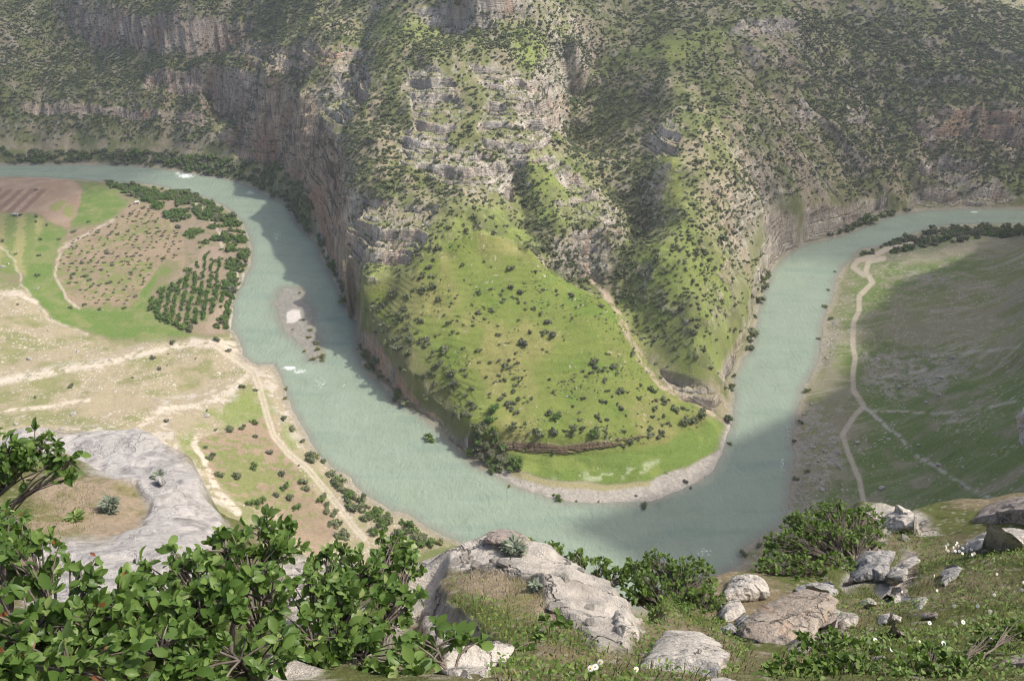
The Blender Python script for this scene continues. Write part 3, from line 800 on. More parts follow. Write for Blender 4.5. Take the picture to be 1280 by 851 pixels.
# ================================================================== SHRUBS, TREES, STONES OF THE VALLEY
def leaf_material(name, stops, rnd=0.35, trans=0.0, rough=0.75):
    nt = NT(name)
    oi = nt.n('ShaderNodeObjectInfo').outputs['Random']
    at = nt.attr('tint').outputs['Fac']
    f = nt.math('ADD', nt.math('MULTIPLY', at, 1 - rnd), nt.math('MULTIPLY', oi, rnd))
    col = nt.ramp(f, stops)
    b = nt.bsdf(col, rough, None, 0.2)
    if trans > 0:
        tr = nt.n('ShaderNodeBsdfTranslucent', {'Color': nt.mix(1.0, col, (1.25, 1.35, 0.7), 'MULTIPLY')})
        ms = nt.n('ShaderNodeMixShader', {0: trans, 1: b.outputs[0], 2: tr.outputs[0]})
        return nt.done(ms)
    return nt.done(b)
MAT_SHRUB = leaf_material('shrub_leaves', [(0.0, (0.095, 0.115, 0.055)), (0.45, (0.140, 0.165, 0.080)), (0.8, (0.185, 0.205, 0.108)), (1.0, (0.225, 0.235, 0.14))], 0.5)
MAT_GREY = leaf_material('grey_leaves', [(0.0, (0.085, 0.095, 0.06)), (0.5, (0.135, 0.145, 0.095)), (1.0, (0.20, 0.195, 0.145))], 0.4)
MAT_LUSH = leaf_material('lush_leaves', [(0.0, (0.06, 0.10, 0.024)), (0.5, (0.105, 0.165, 0.04)), (1.0, (0.17, 0.23, 0.06))], 0.35)
MAT_WILLOW = leaf_material('willow_leaves', [(0.0, (0.09, 0.105, 0.03)), (0.5, (0.15, 0.165, 0.05)), (1.0, (0.22, 0.22, 0.085))], 0.35)
MAT_ORCH = leaf_material('orchard_leaves', [(0.0, (0.05, 0.10, 0.022)), (0.5, (0.09, 0.165, 0.036)), (1.0, (0.145, 0.225, 0.055))], 0.35)
nt = NT('bark'); pos = nt.n('ShaderNodeTexCoord').outputs['Object']
nb_ = nt.noise(pos, 14, 5).outputs['Fac']
MAT_BARK = nt.done(nt.bsdf(nt.ramp(nb_, [(0.3, (0.085, 0.068, 0.055)), (0.7, (0.21, 0.18, 0.15))]), 0.9, nt.bump(nb_, 0.6, 0.02), 0.1))

def blob_crown(seed, nq, leaf, lobes, flat=0.8, squash=0.75, core=True):
    """leaf sprays scattered through a few overlapping lobes; radius about 1, standing on z = 0"""
    r = np.random.default_rng(seed)
    cen = r.normal(0, 0.42, (lobes, 3)); cen[:, 2] = np.abs(cen[:, 2]) * squash + 0.35
    rad = r.uniform(0.38, 0.62, lobes)
    k = r.integers(0, lobes, nq)
    d = r.normal(0, 1, (nq, 3)); d /= np.linalg.norm(d, axis=1, keepdims=True)
    d[:, 2] = np.where(d[:, 2] < -0.35, -d[:, 2], d[:, 2])
    rr_ = rad[k] * r.uniform(0.62, 1.08, nq) * (1 + 0.18 * np.sin(d[:, 0] * 5 + d[:, 1] * 4 + seed))
    p = cen[k] + d * rr_[:, None]
    p[:, 2] = np.maximum(p[:, 2] * flat, 0.03)
    nrm_ = d * 0.8 + r.normal(0, 0.55, (nq, 3)) + np.array([0, 0, 0.35]); nrm_ /= np.linalg.norm(nrm_, axis=1, keepdims=True)
    t = np.cross(nrm_, r.normal(0, 1, (nq, 3))); t /= np.linalg.norm(t, axis=1, keepdims=True)
    b = np.cross(nrm_, t)
    s = leaf * r.uniform(0.6, 1.35, nq)[:, None]; w = s * r.uniform(0.45, 0.9, nq)[:, None]
    v = np.stack([p - t * s, p + b * w + nrm_ * s * 0.15, p + t * s, p - b * w + nrm_ * s * 0.15], 1).reshape(-1, 3)
    f = np.arange(nq * 4).reshape(-1, 4)
    tint = np.clip(r.normal(0.5, 0.22, nq) + 0.12 * (k % 3 - 1), 0, 1)
    tint = np.repeat(tint, 4)
    f3 = None
    if core:
        bm = bmesh.new()
        for c, q in zip(cen, rad):
            bmesh.ops.create_icosphere(bm, subdivisions=1, radius=q * 0.72, matrix=Matrix.Translation((c[0], c[1], max(c[2] * flat, 0.1))))
        bm.verts.ensure_lookup_table()
        cv = np.array([x.co[:] for x in bm.verts]); cv[:, 2] = np.maximum(cv[:, 2], 0.0)
        cf = np.array([[x.index for x in q.verts] for q in bm.faces]); bm.free()
        f3 = cf + len(v); v = np.concatenate([v, cv]); tint = np.concatenate([tint, r.uniform(0.25, 0.6, len(cv))])
    return v, f, f3, tint

def crown_mesh(name, mat, *a, **k):
    v, f, f3, tint = blob_crown(*a, **k)
    me = mesh_from(name, v, f, f3, smooth=False)
    put_float(me, 'tint', tint); me.materials.append(mat)
    return me
SHRUBS = [crown_mesh('shrub', MAT_SHRUB, 100 + i, 170, 0.20, 4 + i % 3, 0.85, 0.6) for i in range(5)]
GREYS = [crown_mesh('grey_shrub', MAT_GREY, 130 + i, 170, 0.19, 5, 0.8, 0.6) for i in range(3)]
LUSH = [crown_mesh('bush', MAT_LUSH, 140 + i, 320, 0.14, 6, 0.95, 0.8) for i in range(4)]
DARKB = [crown_mesh('dark_bush', MAT_SHRUB, 150 + i, 320, 0.14, 6, 0.95, 0.8) for i in range(4)]
WILLOW = [crown_mesh('willow_bush', MAT_WILLOW, 160 + i, 260, 0.13, 6, 0.7, 0.6, core=(i % 2 == 0)) for i in range(4)]
ORCH = [crown_mesh('orchard_tree', MAT_ORCH, 170 + i, 300, 0.15, 5, 1.0, 0.8) for i in range(3)]

# ---- density of scrub over the ground, per square metre
def T(polys, soft=10.0): return mask(polys, soft)
dens = np.zeros(X.shape, f32)
clump = np.clip(0.95 + 0.42 * fbm2(X, Y, 38, 3, 91) + 0.25 * fbm2(X, Y, 9, 2, 93), 0.15, 2.0)
dens += HILL * 0.030
dens += HILL * 0.030 * leftwall
dens += 0.045 * T([[(700,110),(760,95),(830,80),(830,200),(815,300),(850,440),(800,430),(760,360),(785,290),(735,220),(705,180)],[(1000,20),(1400,20),(1400,240),(1060,250),(1010,120)],[(600,25),(680,30),(760,60),(705,110),(640,90)]])
dens += 0.035 * T([[(470,20),(560,20),(640,60),(500,90),(440,110),(440,60)],[(640,215),(690,330),(735,350),(700,300),(660,220)],[(430,150),(500,120),(505,240),(435,250)]])
dens *= (1 - 0.72 * ROCKW) * (1 - 0.45 * GREEN * sstep(-0.2, 0.5, n1)) * (1 - 0.9 * BRIGHT)
dens *= sstep(0.30, 0.55, SLOPE_S) * 2.5 / np.clip(SLOPE_S, 0.4, 1)
dens = np.where(DOME > 0.5, 0.0125 * np.clip(0.4 + 2.2 * sstep(0.0, 0.7, fbm2(X, Y, 30, 2, 92)), 0, 3) * (1 - STRIP), dens)
dens = np.where(DOMESIDE > 0.4, 0.034, dens)
dens += 0.018 * T([[(760,470),(860,505),(900,530),(880,545),(820,555),(740,556),(600,545),(570,520),(640,530),(740,530)]], 8) * (1 - STRIP)
dens += 0.010 * T([[(560,360),(600,380),(640,390),(640,420),(590,440),(540,420)],[(610,355),(660,360),(660,400),(620,400)],[(440,380),(480,350),(600,440),(620,480),(560,500)]], 10)
BANKF = T([[(447,425),(470,452),(500,495),(545,535),(575,562),(560,552),(540,542),(510,515),(490,500),(465,476),(448,452)],[(585,530),(615,530),(640,570),(650,592),(610,590),(585,570)]], 3)
dens = np.where(BANKF > 0.4, 0.09, dens)
FARB = T([[(0,190),(200,192),(290,200),(345,208),(385,243),(397,290),(420,340),(440,376),(428,384),(405,340),(385,300),(362,268),(335,246),(290,224),(200,208),(0,204)]], 4)
dens = np.where(FARB > 0.4, 0.085, dens)
dens = np.where(P['grove'] > 0.5, 0.13 * sstep(-0.5, 0.1, n2 + 0.5 * n1), dens)
dens = np.where(mask([[(183,378),(215,350),(240,315),(272,306),(284,330),(282,395),(264,418),(230,412)]], 3) > 0.4, 0.004, dens)
LB = T([[(385,552),(400,572),(425,592),(448,618),(480,640),(560,680),(540,690),(470,672),(440,640),(415,610),(385,575)],[(400,600),(425,650),(455,668),(420,680),(395,640)]], 3)
dens = np.where(LB > 0.4, 0.05, dens)
RB = T([[(1140,296),(1190,285),(1290,283),(1290,296),(1230,298),(1170,304),(1110,318),(1120,306)],[(1090,308),(1140,294),(1130,306),(1070,324)]], 4)
dens = np.where(RB > 0.4, 0.075, dens)
SB = T([[(958,340),(975,330),(965,355),(955,400),(945,440),(930,470),(918,500),(912,490),(930,440),(945,390)],[(985,315),(1060,285),(1110,265),(1140,262),(1060,294),(1000,312)]], 4)
dens = np.maximum(dens, 0.032 * T([[(870,300),(930,260),(1000,290),(985,312),(955,350),(942,410),(925,450),(908,492),(885,492),(870,420)]], 8) * (1 - 0.6 * ROCKW))
dens = np.where(SB > 0.4, 0.11, dens)
dens = np.where(RSLOPE > 0.5, np.where(RB > 0.4, dens, 0.0), dens)
dens = np.where((LSLOPE > 0.5) & (LB < 0.4), 0.0006, dens)
dens *= clump * (SDR > 1.2) * INF * (R > 170)
dens = np.where((P['plough'] + P['meadow'] + P['strips'] + P['soil'] > 0.4) & (P['grove'] < .5), 0, dens)
dens *= (1 - np.clip(WASH + TRK + TRKR + GULP + BEACH, 0, 1))
vis_d = (Z - CAM_Z) / R >= np.maximum.accumulate((Z - CAM_Z) / R, axis=0) - 0.03
dens *= vis_d
area = np.zeros(X.shape, f32)
area[:-1, :-1] = (rr[:-1] * np.diff(rr))[:, None] * np.diff(th)[None, :]
lam = (dens * area).ravel()
cand = np.nonzero(rng.random(lam.size) < lam)[0]
def spread_in(ids):
    i_, j_ = np.divmod(ids, NC); i2 = np.minimum(i_ + 1, NR - 1); j2 = np.minimum(j_ + 1, NC - 1)
    q = rr[i_] + (rr[i2] - rr[i_]) * rng.random(len(ids)); t = th[j_] + (th[j2] - th[j_]) * rng.random(len(ids))
    return q * np.sin(t), q * np.cos(t)
bx, by = spread_in(cand)
order = rng.permutation(len(cand)); cand = cand[order]; bx = bx[order]; by = by[order]
bz = ground_z(bx, by)
fl = lambda a: a.ravel()[cand]
zone = np.zeros(len(cand), np.int8)
zone[fl(DOME) > 0.5] = 1; zone[fl(DOMESIDE) > 0.4] = 2; zone[fl(BANKF) > 0.4] = 3; zone[fl(FARB) > 0.4] = 4
zone[fl(P['grove']) > 0.5] = 5; zone[fl(RB) > 0.4] = 6; zone[fl(SB) > 0.4] = 7; zone[fl(LSLOPE) > 0.5] = 8; zone[fl(LB) > 0.4] = 7
size = 0.48 + rng.gamma(2.4, 0.23, len(cand))
size = np.where(zone == 1, 0.5 + rng.gamma(2.4, 0.34, len(cand)), size)
size = np.where(zone == 2, 1.0 + rng.gamma(3.0, 0.25, len(cand)), size)
size = np.where((zone == 3) | (zone == 4), 1.4 + rng.gamma(3.0, 0.38, len(cand)), size)
size = np.where((zone == 5) | (zone == 7) | (zone == 6), 1.2 + rng.gamma(3.0, 0.32, len(cand)), size)
size = np.where(zone == 8, 0.5 + rng.gamma(2.0, 0.2, len(cand)), size)
size = np.where((zone == 0) & (by > 800), size * 1.1, size)
bu, bv, bdep = project(bx, by, bz)
print('scrub', len(cand), np.bincount(zone), round(time.time() - T0, 1))

def instancer(name, px, py, pz, scl, protos, label_kind='stuff'):
    """one object of points that carries the plants nobody could count"""
    me = bpy.data.meshes.new(name); n = len(px)
    me.vertices.add(n); me.vertices.foreach_set('co', np.stack([px, py, pz], 1).astype(f32).ravel())
    a = me.attributes.new('sz', 'FLOAT_VECTOR', 'POINT')
    sv = np.stack([scl * rng.uniform(.85, 1.2, n), scl * rng.uniform(.85, 1.2, n), scl * rng.uniform(.75, 1.25, n)], 1).astype(f32)
    a.data.foreach_set('vector', sv.ravel())
    a = me.attributes.new('turn', 'FLOAT', 'POINT'); a.data.foreach_set('value', rng.uniform(0, 6.28, n).astype(f32))
    a = me.attributes.new('pick', 'INT', 'POINT'); a.data.foreach_set('value', rng.integers(0, len(protos), n).astype(np.int32))
    o = link(name, me)
    cl = bpy.data.collections.new(name + '_kinds')
    for i, pm in enumerate(protos):
        cl.objects.link(bpy.data.objects.new('kind_%02d' % i, pm))
    ng = bpy.data.node_groups.new(name, 'GeometryNodeTree')
    ng.interface.new_socket('Geometry', in_out='INPUT', socket_type='NodeSocketGeometry')
    ng.interface.new_socket('Geometry', in_out='OUTPUT', socket_type='NodeSocketGeometry')
    N_ = ng.nodes.new; L = ng.links.new
    gi = N_('NodeGroupInput'); go = N_('NodeGroupOutput')
    ci = N_('GeometryNodeCollectionInfo'); ci.inputs['Collection'].default_value = cl
    ci.inputs['Separate Children'].default_value = True; ci.inputs['Reset Children'].default_value = True
    ip = N_('GeometryNodeInstanceOnPoints'); ip.inputs['Pick Instance'].default_value = True
    def named(nm, typ):
        q = N_('GeometryNodeInputNamedAttribute'); q.data_type = typ; q.inputs['Name'].default_value = nm
        return q.outputs['Attribute']
    cx = N_('ShaderNodeCombineXYZ'); L(named('turn', 'FLOAT'), cx.inputs['Z'])
    L(gi.outputs[0], ip.inputs['Points']); L(ci.outputs[0], ip.inputs['Instance'])
    L(named('pick', 'INT'), ip.inputs['Instance Index']); L(named('sz', 'FLOAT_VECTOR'), ip.inputs['Scale'])
    L(cx.outputs[0], ip.inputs['Rotation']); L(ip.outputs[0], go.inputs[0])
    md = o.modifiers.new('scatter', 'NODES'); md.node_group = ng
    return tag(o, kind='stuff')

# the 300 that show largest stand on their own
app = size / bdep
insideframe = (bu > 4) & (bu < 1276) & (bv > 4) & (bv < 700)
mine = np.isin(zone, [0, 1, 2]) & insideframe
rank = np.where(mine, app, -1)
top = np.argsort(-rank)[:300]
single = np.zeros(len(cand), bool); single[top] = True
def side_words(u, v):
    if v > 535: return 'just above the low rim cliff of the inner bend'
    if u > 790 and v > 400: return 'near the pale gully mouth beside the river'
    if u > 800: return 'on the sunlit spur right of the gully'
    if u > 660 and v > 430: return 'on the lower meadow toward the gully'
    if u > 690: return 'by the upper edge of the pale gully'
    if u < 540: return 'on the shaded brink above the left river arm'
    if v > 470: return 'in the lower middle of the green meadow'
    if v > 400: return 'in the middle of the green meadow'
    if v > 330: return 'on the upper green meadow under the rocks'
    return 'among pale ledges above the meadow'
def shrub_obj(i):
    s = float(size[i]); u, v = float(bu[i]), float(bv[i])
    big = 'tiny' if s < 0.8 else 'small' if s < 1.15 else 'middling' if s < 1.6 else 'large'
    kind = rng.random()
    pm = GREYS[int(rng.integers(3))] if kind < 0.18 else SHRUBS[int(rng.integers(5))]
    tone = 'greyish' if pm in GREYS else 'dark green'
    o = link('shrub', pm)
    o.location = (bx[i], by[i], bz[i] - 0.08 * s); a = rng.uniform(.88, 1.15, 3)
    o.scale = (s * a[0], s * a[1], s * a[2]); o.rotation_euler = (0, 0, rng.uniform(0, 6.28))
    tag(o, '%s %s round shrub %s' % (big, tone, side_words(u, v)), 'shrub', 'shrubs scattered over the peninsula slopes')
for i in top: shrub_obj(i)
rest = ~single
def put(nm, cond, protos):
    k = rest & cond
    if k.sum(): instancer(nm, bx[k], by[k], bz[k] - 0.08 * size[k], size[k], protos)
put('hillside_scrub', np.isin(zone, [0, 1, 2, 8]), SHRUBS + SHRUBS + GREYS[:2])
put('riverside_undergrowth', np.isin(zone, [3, 4, 7]), DARKB + LUSH[:2] + SHRUBS[:2])
put('grove_undergrowth', zone == 5, DARKB[:2] + GREYS[:1] + LUSH + ORCH)
put('bank_undergrowth', zone == 6, DARKB + LUSH[:2] + GREYS[:1])

# ---- plants that stand alone, traced one by one: (u, v at the foot, radius m, kind, label)
def plant(u, v, r, protos, name, label, cat, group=None, squash=1.0, lift=0.0):
    p = hit(u, v)
    if p[2] < 0: p[2] = 0.0
    o = link(name, protos[int(rng.integers(len(protos)))])
    o.location = (p[0], p[1], p[2] - 0.05 * r + lift); o.scale = (r * rng.uniform(.92, 1.1), r * rng.uniform(.92, 1.1), r * squash)
    o.rotation_euler = (0, 0, rng.uniform(0, 6.28))
    return tag(o, label, cat, group)
WB = 'bushes along the water edge'
for u, v, r, pr, lab in [
    (696,623,1.9,LUSH,'bright green bush standing alone at the gravel beach water edge'),
    (805,633,2.0,DARKB,'olive bush at the lowest point of the gravel beach'),
    (616,588,2.6,LUSH,'bright leafy bush under the tree clump at the peninsula foot'),
    (588,568,2.8,LUSH,'yellow green tree at the start of the rim cliff by the water'),
    (537,552,2.3,LUSH,'tall bright bush alone in the water below the left bench cliff'),
    (912,526,3.0,DARKB,'big dark bush where the pale gully meets the river'),
    (912,556,1.6,WILLOW,'low willow bush at the upper end of the gravel beach'),
    (876,522,2.2,DARKB,'dark round bush at the top corner of the grass strip'),
    (858,603,1.5,GREYS,'grey half bare bush on the shaded gravel beach'),
    (863,611,0.9,GREYS,'small grey bush at the water below the shaded beach'),
    (637,609,1.1,WILLOW,'tiny yellow bush in shallow water left of the gravel beach'),
    (796,620,0.8,GREYS,'dwarf bush in the middle of the gravel beach'),
    (720,627,0.7,WILLOW,'low tuft on the gravel waterline right of the bright bush'),
    (748,627,0.7,WILLOW,'low tuft on the gravel waterline further along'),
    (495,502,2.4,DARKB,'round dark bush at the water below the left bench cliff'),
    (354,525,1.9,DARKB,'dark bush between the track and the left bank water'),
    (364,538,2.0,DARKB,'second dark bush between the track and the left bank water'),
    (357,487,1.5,WILLOW,'upper willow bush at the stony left bank'),
    (356,499,1.6,WILLOW,'lower willow bush at the stony left bank'),
    (378,552,1.2,DARKB,'small dark bush on the left bank slope'),
    (397,573,1.6,WILLOW,'yellowish willow at the left bank opposite the bench cliff'),
    (412,592,1.7,WILLOW,'spreading willow at the left bank waterline'),
    (421,600,1.9,LUSH,'green willow at the left bank below the brown plot'),
    (428,612,1.9,DARKB,'dark bush between track and water at the left bank bend'),
    (436,622,2.2,LUSH,'leafy bush beside the big dark tree on the left bank'),
    (443,637,2.7,DARKB,'big dark tree on the left bank beside the track end'),
    (459,650,2.0,DARKB,'dark tree at the water below the track end'),
    (480,660,2.4,LUSH,'green tree beside the pale stones at the left bank'),
    (470,668,1.8,LUSH,'low green bush behind the track end'),
    (497,668,2.0,DARKB,'dark bush right of the pale stones on the left bank'),
    (524,672,2.2,WILLOW,'pale willow at the bank beside the cream crag'),
    (548,680,1.8,WILLOW,'grey willow at the water beside the cream crag'),
    (1044,341,1.3,WILLOW,'top willow in the shallows along the right bank'),
    (1034,364,1.5,WILLOW,'second willow from the top in the right bank shallows'),
    (1031,384,2.3,WILLOW,'biggest yellow willow in the right bank shallows'),
    (1038,399,1.5,LUSH,'green willow on the right bank stones'),
    (1023,424,1.6,WILLOW,'low willow in the right bank shallows above the shadow'),
    (1007,489,2.4,WILLOW,'wide willow at the right bank where the shadow begins'),
    (1001,528,1.6,DARKB,'dark bush on the shaded right bank scree'),
    (992,552,1.4,GREYS,'grey bush at the shaded right waterline'),
    (994,600,1.6,DARKB,'low dark bush on the shaded right waterline scree'),
    (1007,590,1.7,DARKB,'round bush above the shaded right waterline scree'),
    (987,648,1.7,GREYS,'grey green bush at the waterline above the fig tree'),
    (930,693,1.9,DARKB,'dark bush on the near right bank at the water'),
    (948,684,1.7,GREYS,'grey bush on the near right bank'),
    (954,351,2.3,LUSH,'upper green bush under the spur bank ledge'),
    (956,362,2.5,DARKB,'round dark bush under the spur bank ledge'),
    (940,437,2.2,DARKB,'dark bush halfway along the spur bank'),
    (914,484,1.9,LUSH,'green bush low on the spur bank'),
    (917,470,1.6,DARKB,'small dark bush low on the spur bank'),
    (88,484,1.9,DARKB,'lone dark bush on the dry beige slope'),
    (215,430,2.0,DARKB,'dark bush at the end of the white wash'),
    (190,449,2.0,GREYS,'grey bush beside the white wash'),
    (199,462,1.7,GREYS,'grey bush just below the white wash'),
    (210,527,1.7,GREYS,'grey bush by the lower stony wash'),
    (270,425,2.4,DARKB,'olive bush at the road fork by the orchard corner'),
    (285,440,2.0,GREYS,'grey bush between the road fork and the water'),
    (304,484,1.9,DARKB,'dark bush where the wash meets the track'),
    (45,238,1.3,DARKB,'dark tree at the top edge of the ploughed field'),
    (389,413,1.2,WILLOW,'upper yellow bush on the gravel island'),
    (395,430,1.5,WILLOW,'middle yellow bush on the gravel island'),
    (401,447,1.9,WILLOW,'big yellow bush at the tip of the gravel island'),
    (391,449,1.4,WILLOW,'low yellow bush at the tip of the gravel island'),
    (380,400,1.0,WILLOW,'small yellow bush beside the pale sand patch of the island'),(386,422,1.3,WILLOW,'yellow bush halfway down the island edge'),(397,438,1.5,WILLOW,'wide yellow bush in the green tail of the island'),(404,452,1.3,WILLOW,'outermost yellow bush at the tail of the island'),(366,412,0.8,WILLOW,'tiny tuft on the gravel below the sand patch'),(380,440,0.9,WILLOW,'tiny bush on the far side of the island tail'),
    (374,367,0.9,WILLOW,'tiny bush at the head of the gravel island'),
    ]:
    if 'island' in lab: r *= 1.45
    if u < 560 and v > 540: r *= 1.3
    plant(u, v, r, pr, 'waterside_bush' if 'bush' in lab or 'willow' in lab or 'tuft' in lab else 'waterside_tree', lab, 'tree' if 'tree' in lab and 'fig tree' not in lab and 'beside the big dark tree' not in lab and 'under the tree' not in lab else 'bush', WB)
# trees with trunks: the clump at the foot of the peninsula
def tube(pts, rad, n=6):
    pts = np.asarray(pts, float); rad = np.broadcast_to(np.asarray(rad, float), (len(pts),))
    tg = np.gradient(pts, axis=0); tg /= np.linalg.norm(tg, axis=1, keepdims=True) + 1e-9
    ref = np.array([0.31, 0.95, 0.05])
    a = np.cross(tg, ref); a /= np.linalg.norm(a, axis=1, keepdims=True) + 1e-9
    b = np.cross(tg, a); t = np.linspace(0, 2 * PI, n, endpoint=False)
    v = pts[:, None] + rad[:, None, None] * (np.cos(t)[None, :, None] * a[:, None] + np.sin(t)[None, :, None] * b[:, None])
    i = np.arange(len(pts) * n).reshape(len(pts), n); j = np.roll(i, -1, 1)
    f = np.stack([i[:-1], j[:-1], j[1:], i[1:]], -1).reshape(-1, 4)
    return v.reshape(-1, 3), f
def tubes_mesh(name, L, mat):
    V_, F_ = [], []; k = 0
    for pts_, rad_ in L:
        v, f = tube(pts_, rad_); V_.append(v); F_.append(f + k); k += len(v)
    me = mesh_from(name, np.concatenate(V_), np.concatenate(F_)); me.materials.append(mat)
    return me
BIGC = [crown_mesh('crown', m_, 180 + i, 750, 0.095, 8, 1.05, 0.9) for i, m_ in enumerate([MAT_SHRUB, MAT_ORCH, MAT_GREY])]
r_ = np.random.default_rng(5)
limbs = [([(0, 0, -0.3), (0.04, 0.02, 0.3), (0.02, 0.05, 0.7)], [0.09, 0.07, 0.05])]
for k in range(5):
    a = k * 1.3; limbs.append(([(0.03, 0.03, 0.4), (0.25 * math.cos(a), 0.25 * math.sin(a), 0.75), (0.5 * math.cos(a), 0.5 * math.sin(a), 1.0)], [0.05, 0.03, 0.015]))
TRUNKM = tubes_mesh('trunk', limbs, MAT_BARK)
for u, v, r, k, lab in [(600,542,3.4,0,'tallest dark tree of the clump at the peninsula foot'),(612,530,2.6,1,'dark tree on the rim cliff top above the clump'),(595,555,3.2,1,'dark tree low in the clump at the peninsula foot'),
        (607,562,2.8,0,'dark tree in front of the rim cliff cut'),(602,576,2.6,2,'pale grey willow of the clump at the peninsula foot'),(613,572,2.8,2,'large pale grey willow beside the bright leafy bush'),
        (623,577,2.4,2,'grey willow at the right end of the clump'),(630,562,1.9,1,'small dark tree below the rim cliff beside the grass strip'),
        (618,516,3.0,1,'broad dark tree on the meadow just above the rim cliff'),(640,537,2.2,0,'dark tree on the rim right of the clump'),(694,525,2.2,1,'dark tree on the rim above the middle of the grass strip'),
        (717,540,2.4,0,'round dark tree on the rim of the inner bend'),(741,545,2.3,1,'dark tree at the rim beside the pale rock step'),(855,530,2.4,0,'dark tree above the far end of the grass strip')]:
    p = hit(u, v)
    e = empty('riverside_tree', p, lab, 'tree', 'trees on the peninsula foot'); e.rotation_euler = (0, 0, r_.uniform(0, 6.28)); e.scale = (r, r, r * 1.05)
    link('trunk', TRUNKM, parent=e)
    c = link('crown', BIGC[k], parent=e); c.location = (0, 0, 0.25)

# ---- orchard in rows by the river
ang0 = hit(243, 405)[:2]; ang1 = hit(255, 340)[:2]
ax = (ang1 - ang0) / np.linalg.norm(ang1 - ang0); ay = np.array([ax[1], -ax[0]])
op = np.array([(180,382),(205,362),(232,345),(250,325),(262,318),(276,326),(281,350),(280,388),(262,394),(250,404),(235,412),(212,404),(190,392)])
k = 0
for i in range(-30, 40):
    for j in range(-14, 24):
        q = ang0 + ax * i * 4.1 + ay * j * 5.4 + rng.normal(0, .45, 2)
        z_ = float(ground_z(q[0], q[1])); u, v, _ = project(q[0], q[1], z_)
        if not poly_in(np.array([u]), np.array([v]), op)[0] or rng.random() < 0.06 or k >= 290: continue
        k += 1
        o = link('orchard_tree', ORCH[int(rng.integers(3))]); s = rng.uniform(1.35, 2.1)
        if v < 345: s *= 0.8
        o.location = (q[0], q[1], z_ + 0.2); o.scale = (s, s, s * 1.15); o.rotation_euler = (0, 0, rng.uniform(0, 6.28))
        where = 'at the near corner of the river orchard' if v > 392 else 'in a middle row of the river orchard' if v > 355 else 'in the sparse far rows of the river orchard'
        if u > 268: where = 'in the outer orchard row beside the bank track'
        tag(o, '%s fruit tree %s' % ('large' if s > 1.8 else 'mid sized' if s > 1.5 else 'small', where), 'fruit tree', 'orchard trees planted in rows by the river')
# ---- scattered bushes of the red soil orchard
k = 0
sq = [hit(u, v)[:2] for u, v in ((90, 375), (160, 275))]
sx = (sq[1] - sq[0]) / np.linalg.norm(sq[1] - sq[0]); sy = np.array([sx[1], -sx[0]])
sp = np.array([(90,300),(142,276),(163,256),(186,260),(214,280),(228,302),(226,330),(206,322),(186,348),(163,380),(95,380),(86,370),(72,340),(76,320)])
for i in range(-4, 44):
    for j in range(-24, 30):
        q = sq[0] + sx * i * 5.6 + sy * j * 6.2 + rng.normal(0, .8, 2)
        z_ = float(ground_z(q[0], q[1])); u, v, _ = project(q[0], q[1], z_)
        if not poly_in(np.array([u]), np.array([v]), sp)[0] or rng.random() < 0.38 or k >= 260: continue
        k += 1
        o = link('orchard_bush', GREYS[int(rng.integers(3))] if rng.random() < .55 else WILLOW[int(rng.integers(4))] if rng.random() < .6 else SHRUBS[int(rng.integers(5))]); s = rng.uniform(0.7, 1.1) + rng.gamma(1.5, .25)
        o.location = (q[0], q[1], z_); o.scale = (s * rng.uniform(.9, 1.4), s, s * .65); o.rotation_euler = (0, 0, rng.uniform(0, 6.28))
        where = 'near the lower edge of the red soil field' if v > 355 else 'in the middle of the red soil field' if v > 310 else 'in the upper part of the red soil field'
        tag(o, '%s grey green bush %s' % ('sprawling' if s > 1.15 else 'little', where), 'bush', 'bushes in rows on the red soil field')
for u, v, r in [(266,574,2.2),(273,594,2.0),(296,597,2.1),(317,584,1.9),(338,567,1.9),(354,594,2.1),(356,609,1.8),(381,603,2.0),(384,612,1.9),(361,624,1.9),(371,637,1.8),(326,631,2.3),(312,632,1.8),(305,536,1.7),(287,538,2.2),(317,529,1.6),(319,546,1.4),(258,560,1.2),(345,620,1.5),(400,628,1.7),(408,640,1.8),(415,655,1.9),(425,668,2.2)]:
    row = 'along the upper edge of' if v < 545 else 'around the green patch of' if v > 600 and u < 350 else 'in the middle of' if u < 345 else 'along the track side of'
    plant(u, v, r * 1.2, LUSH[:1] + GREYS[:1] + DARKB, 'orchard_bush', '%s olive bush %s the brown plot below the track' % ('broad' if r > 1.95 else 'rounded' if r > 1.75 else 'small', row), 'bush', 'bushes of the brown plot', 0.9)
for u, v, r, lab in [(25,270,1.6,'dark tree beside the flat grey hut roof'),(46,271,1.7,'dark round tree at the lower edge of the ploughed field'),(45,278,1.3,'small dark tree under the ploughed field'),(4,302,2.0,'dark tree at the edge of the yellow strip field'),(51,300,1.5,'dark tree on the green edge of the strip field'),(48,320,1.6,'dark tree in the upper green meadow'),(46,345,2.0,'dark tree in the middle of the green meadow'),(73,300,1.5,'dark tree between meadow and red soil field'),(93,290,2.0,'wide bush at the top of the red soil field'),(110,278,1.5,'bush on the border of upper meadow and red field'),(58,282,1.5,'dark bush at the pointed end of the ploughed field'),(20,318,1.2,'low bush beside two white rocks'),
        (92,343,1.9,'large round bush on the red soil field'),(108,346,1.7,'dark round bush on the red soil field'),(88,385,1.7,'bush at the lower corner of the red soil field'),(125,387,1.5,'green bush at the lower middle of the red soil field'),(155,386,1.4,'green bush at the lower right of the red soil field'),(106,382,1.7,'spreading bush near the lower corner of the red soil field'),(127,338,1.4,'bright bush in the red soil field'),(150,232,1.9,'tree sticking up above the grove near the river')]:
    plant(u, v, r, DARKB + SHRUBS, 'field_tree' if 'tree' in lab else 'field_bush', lab, 'tree' if 'tree' in lab else 'bush', 'trees and bushes among the fields')
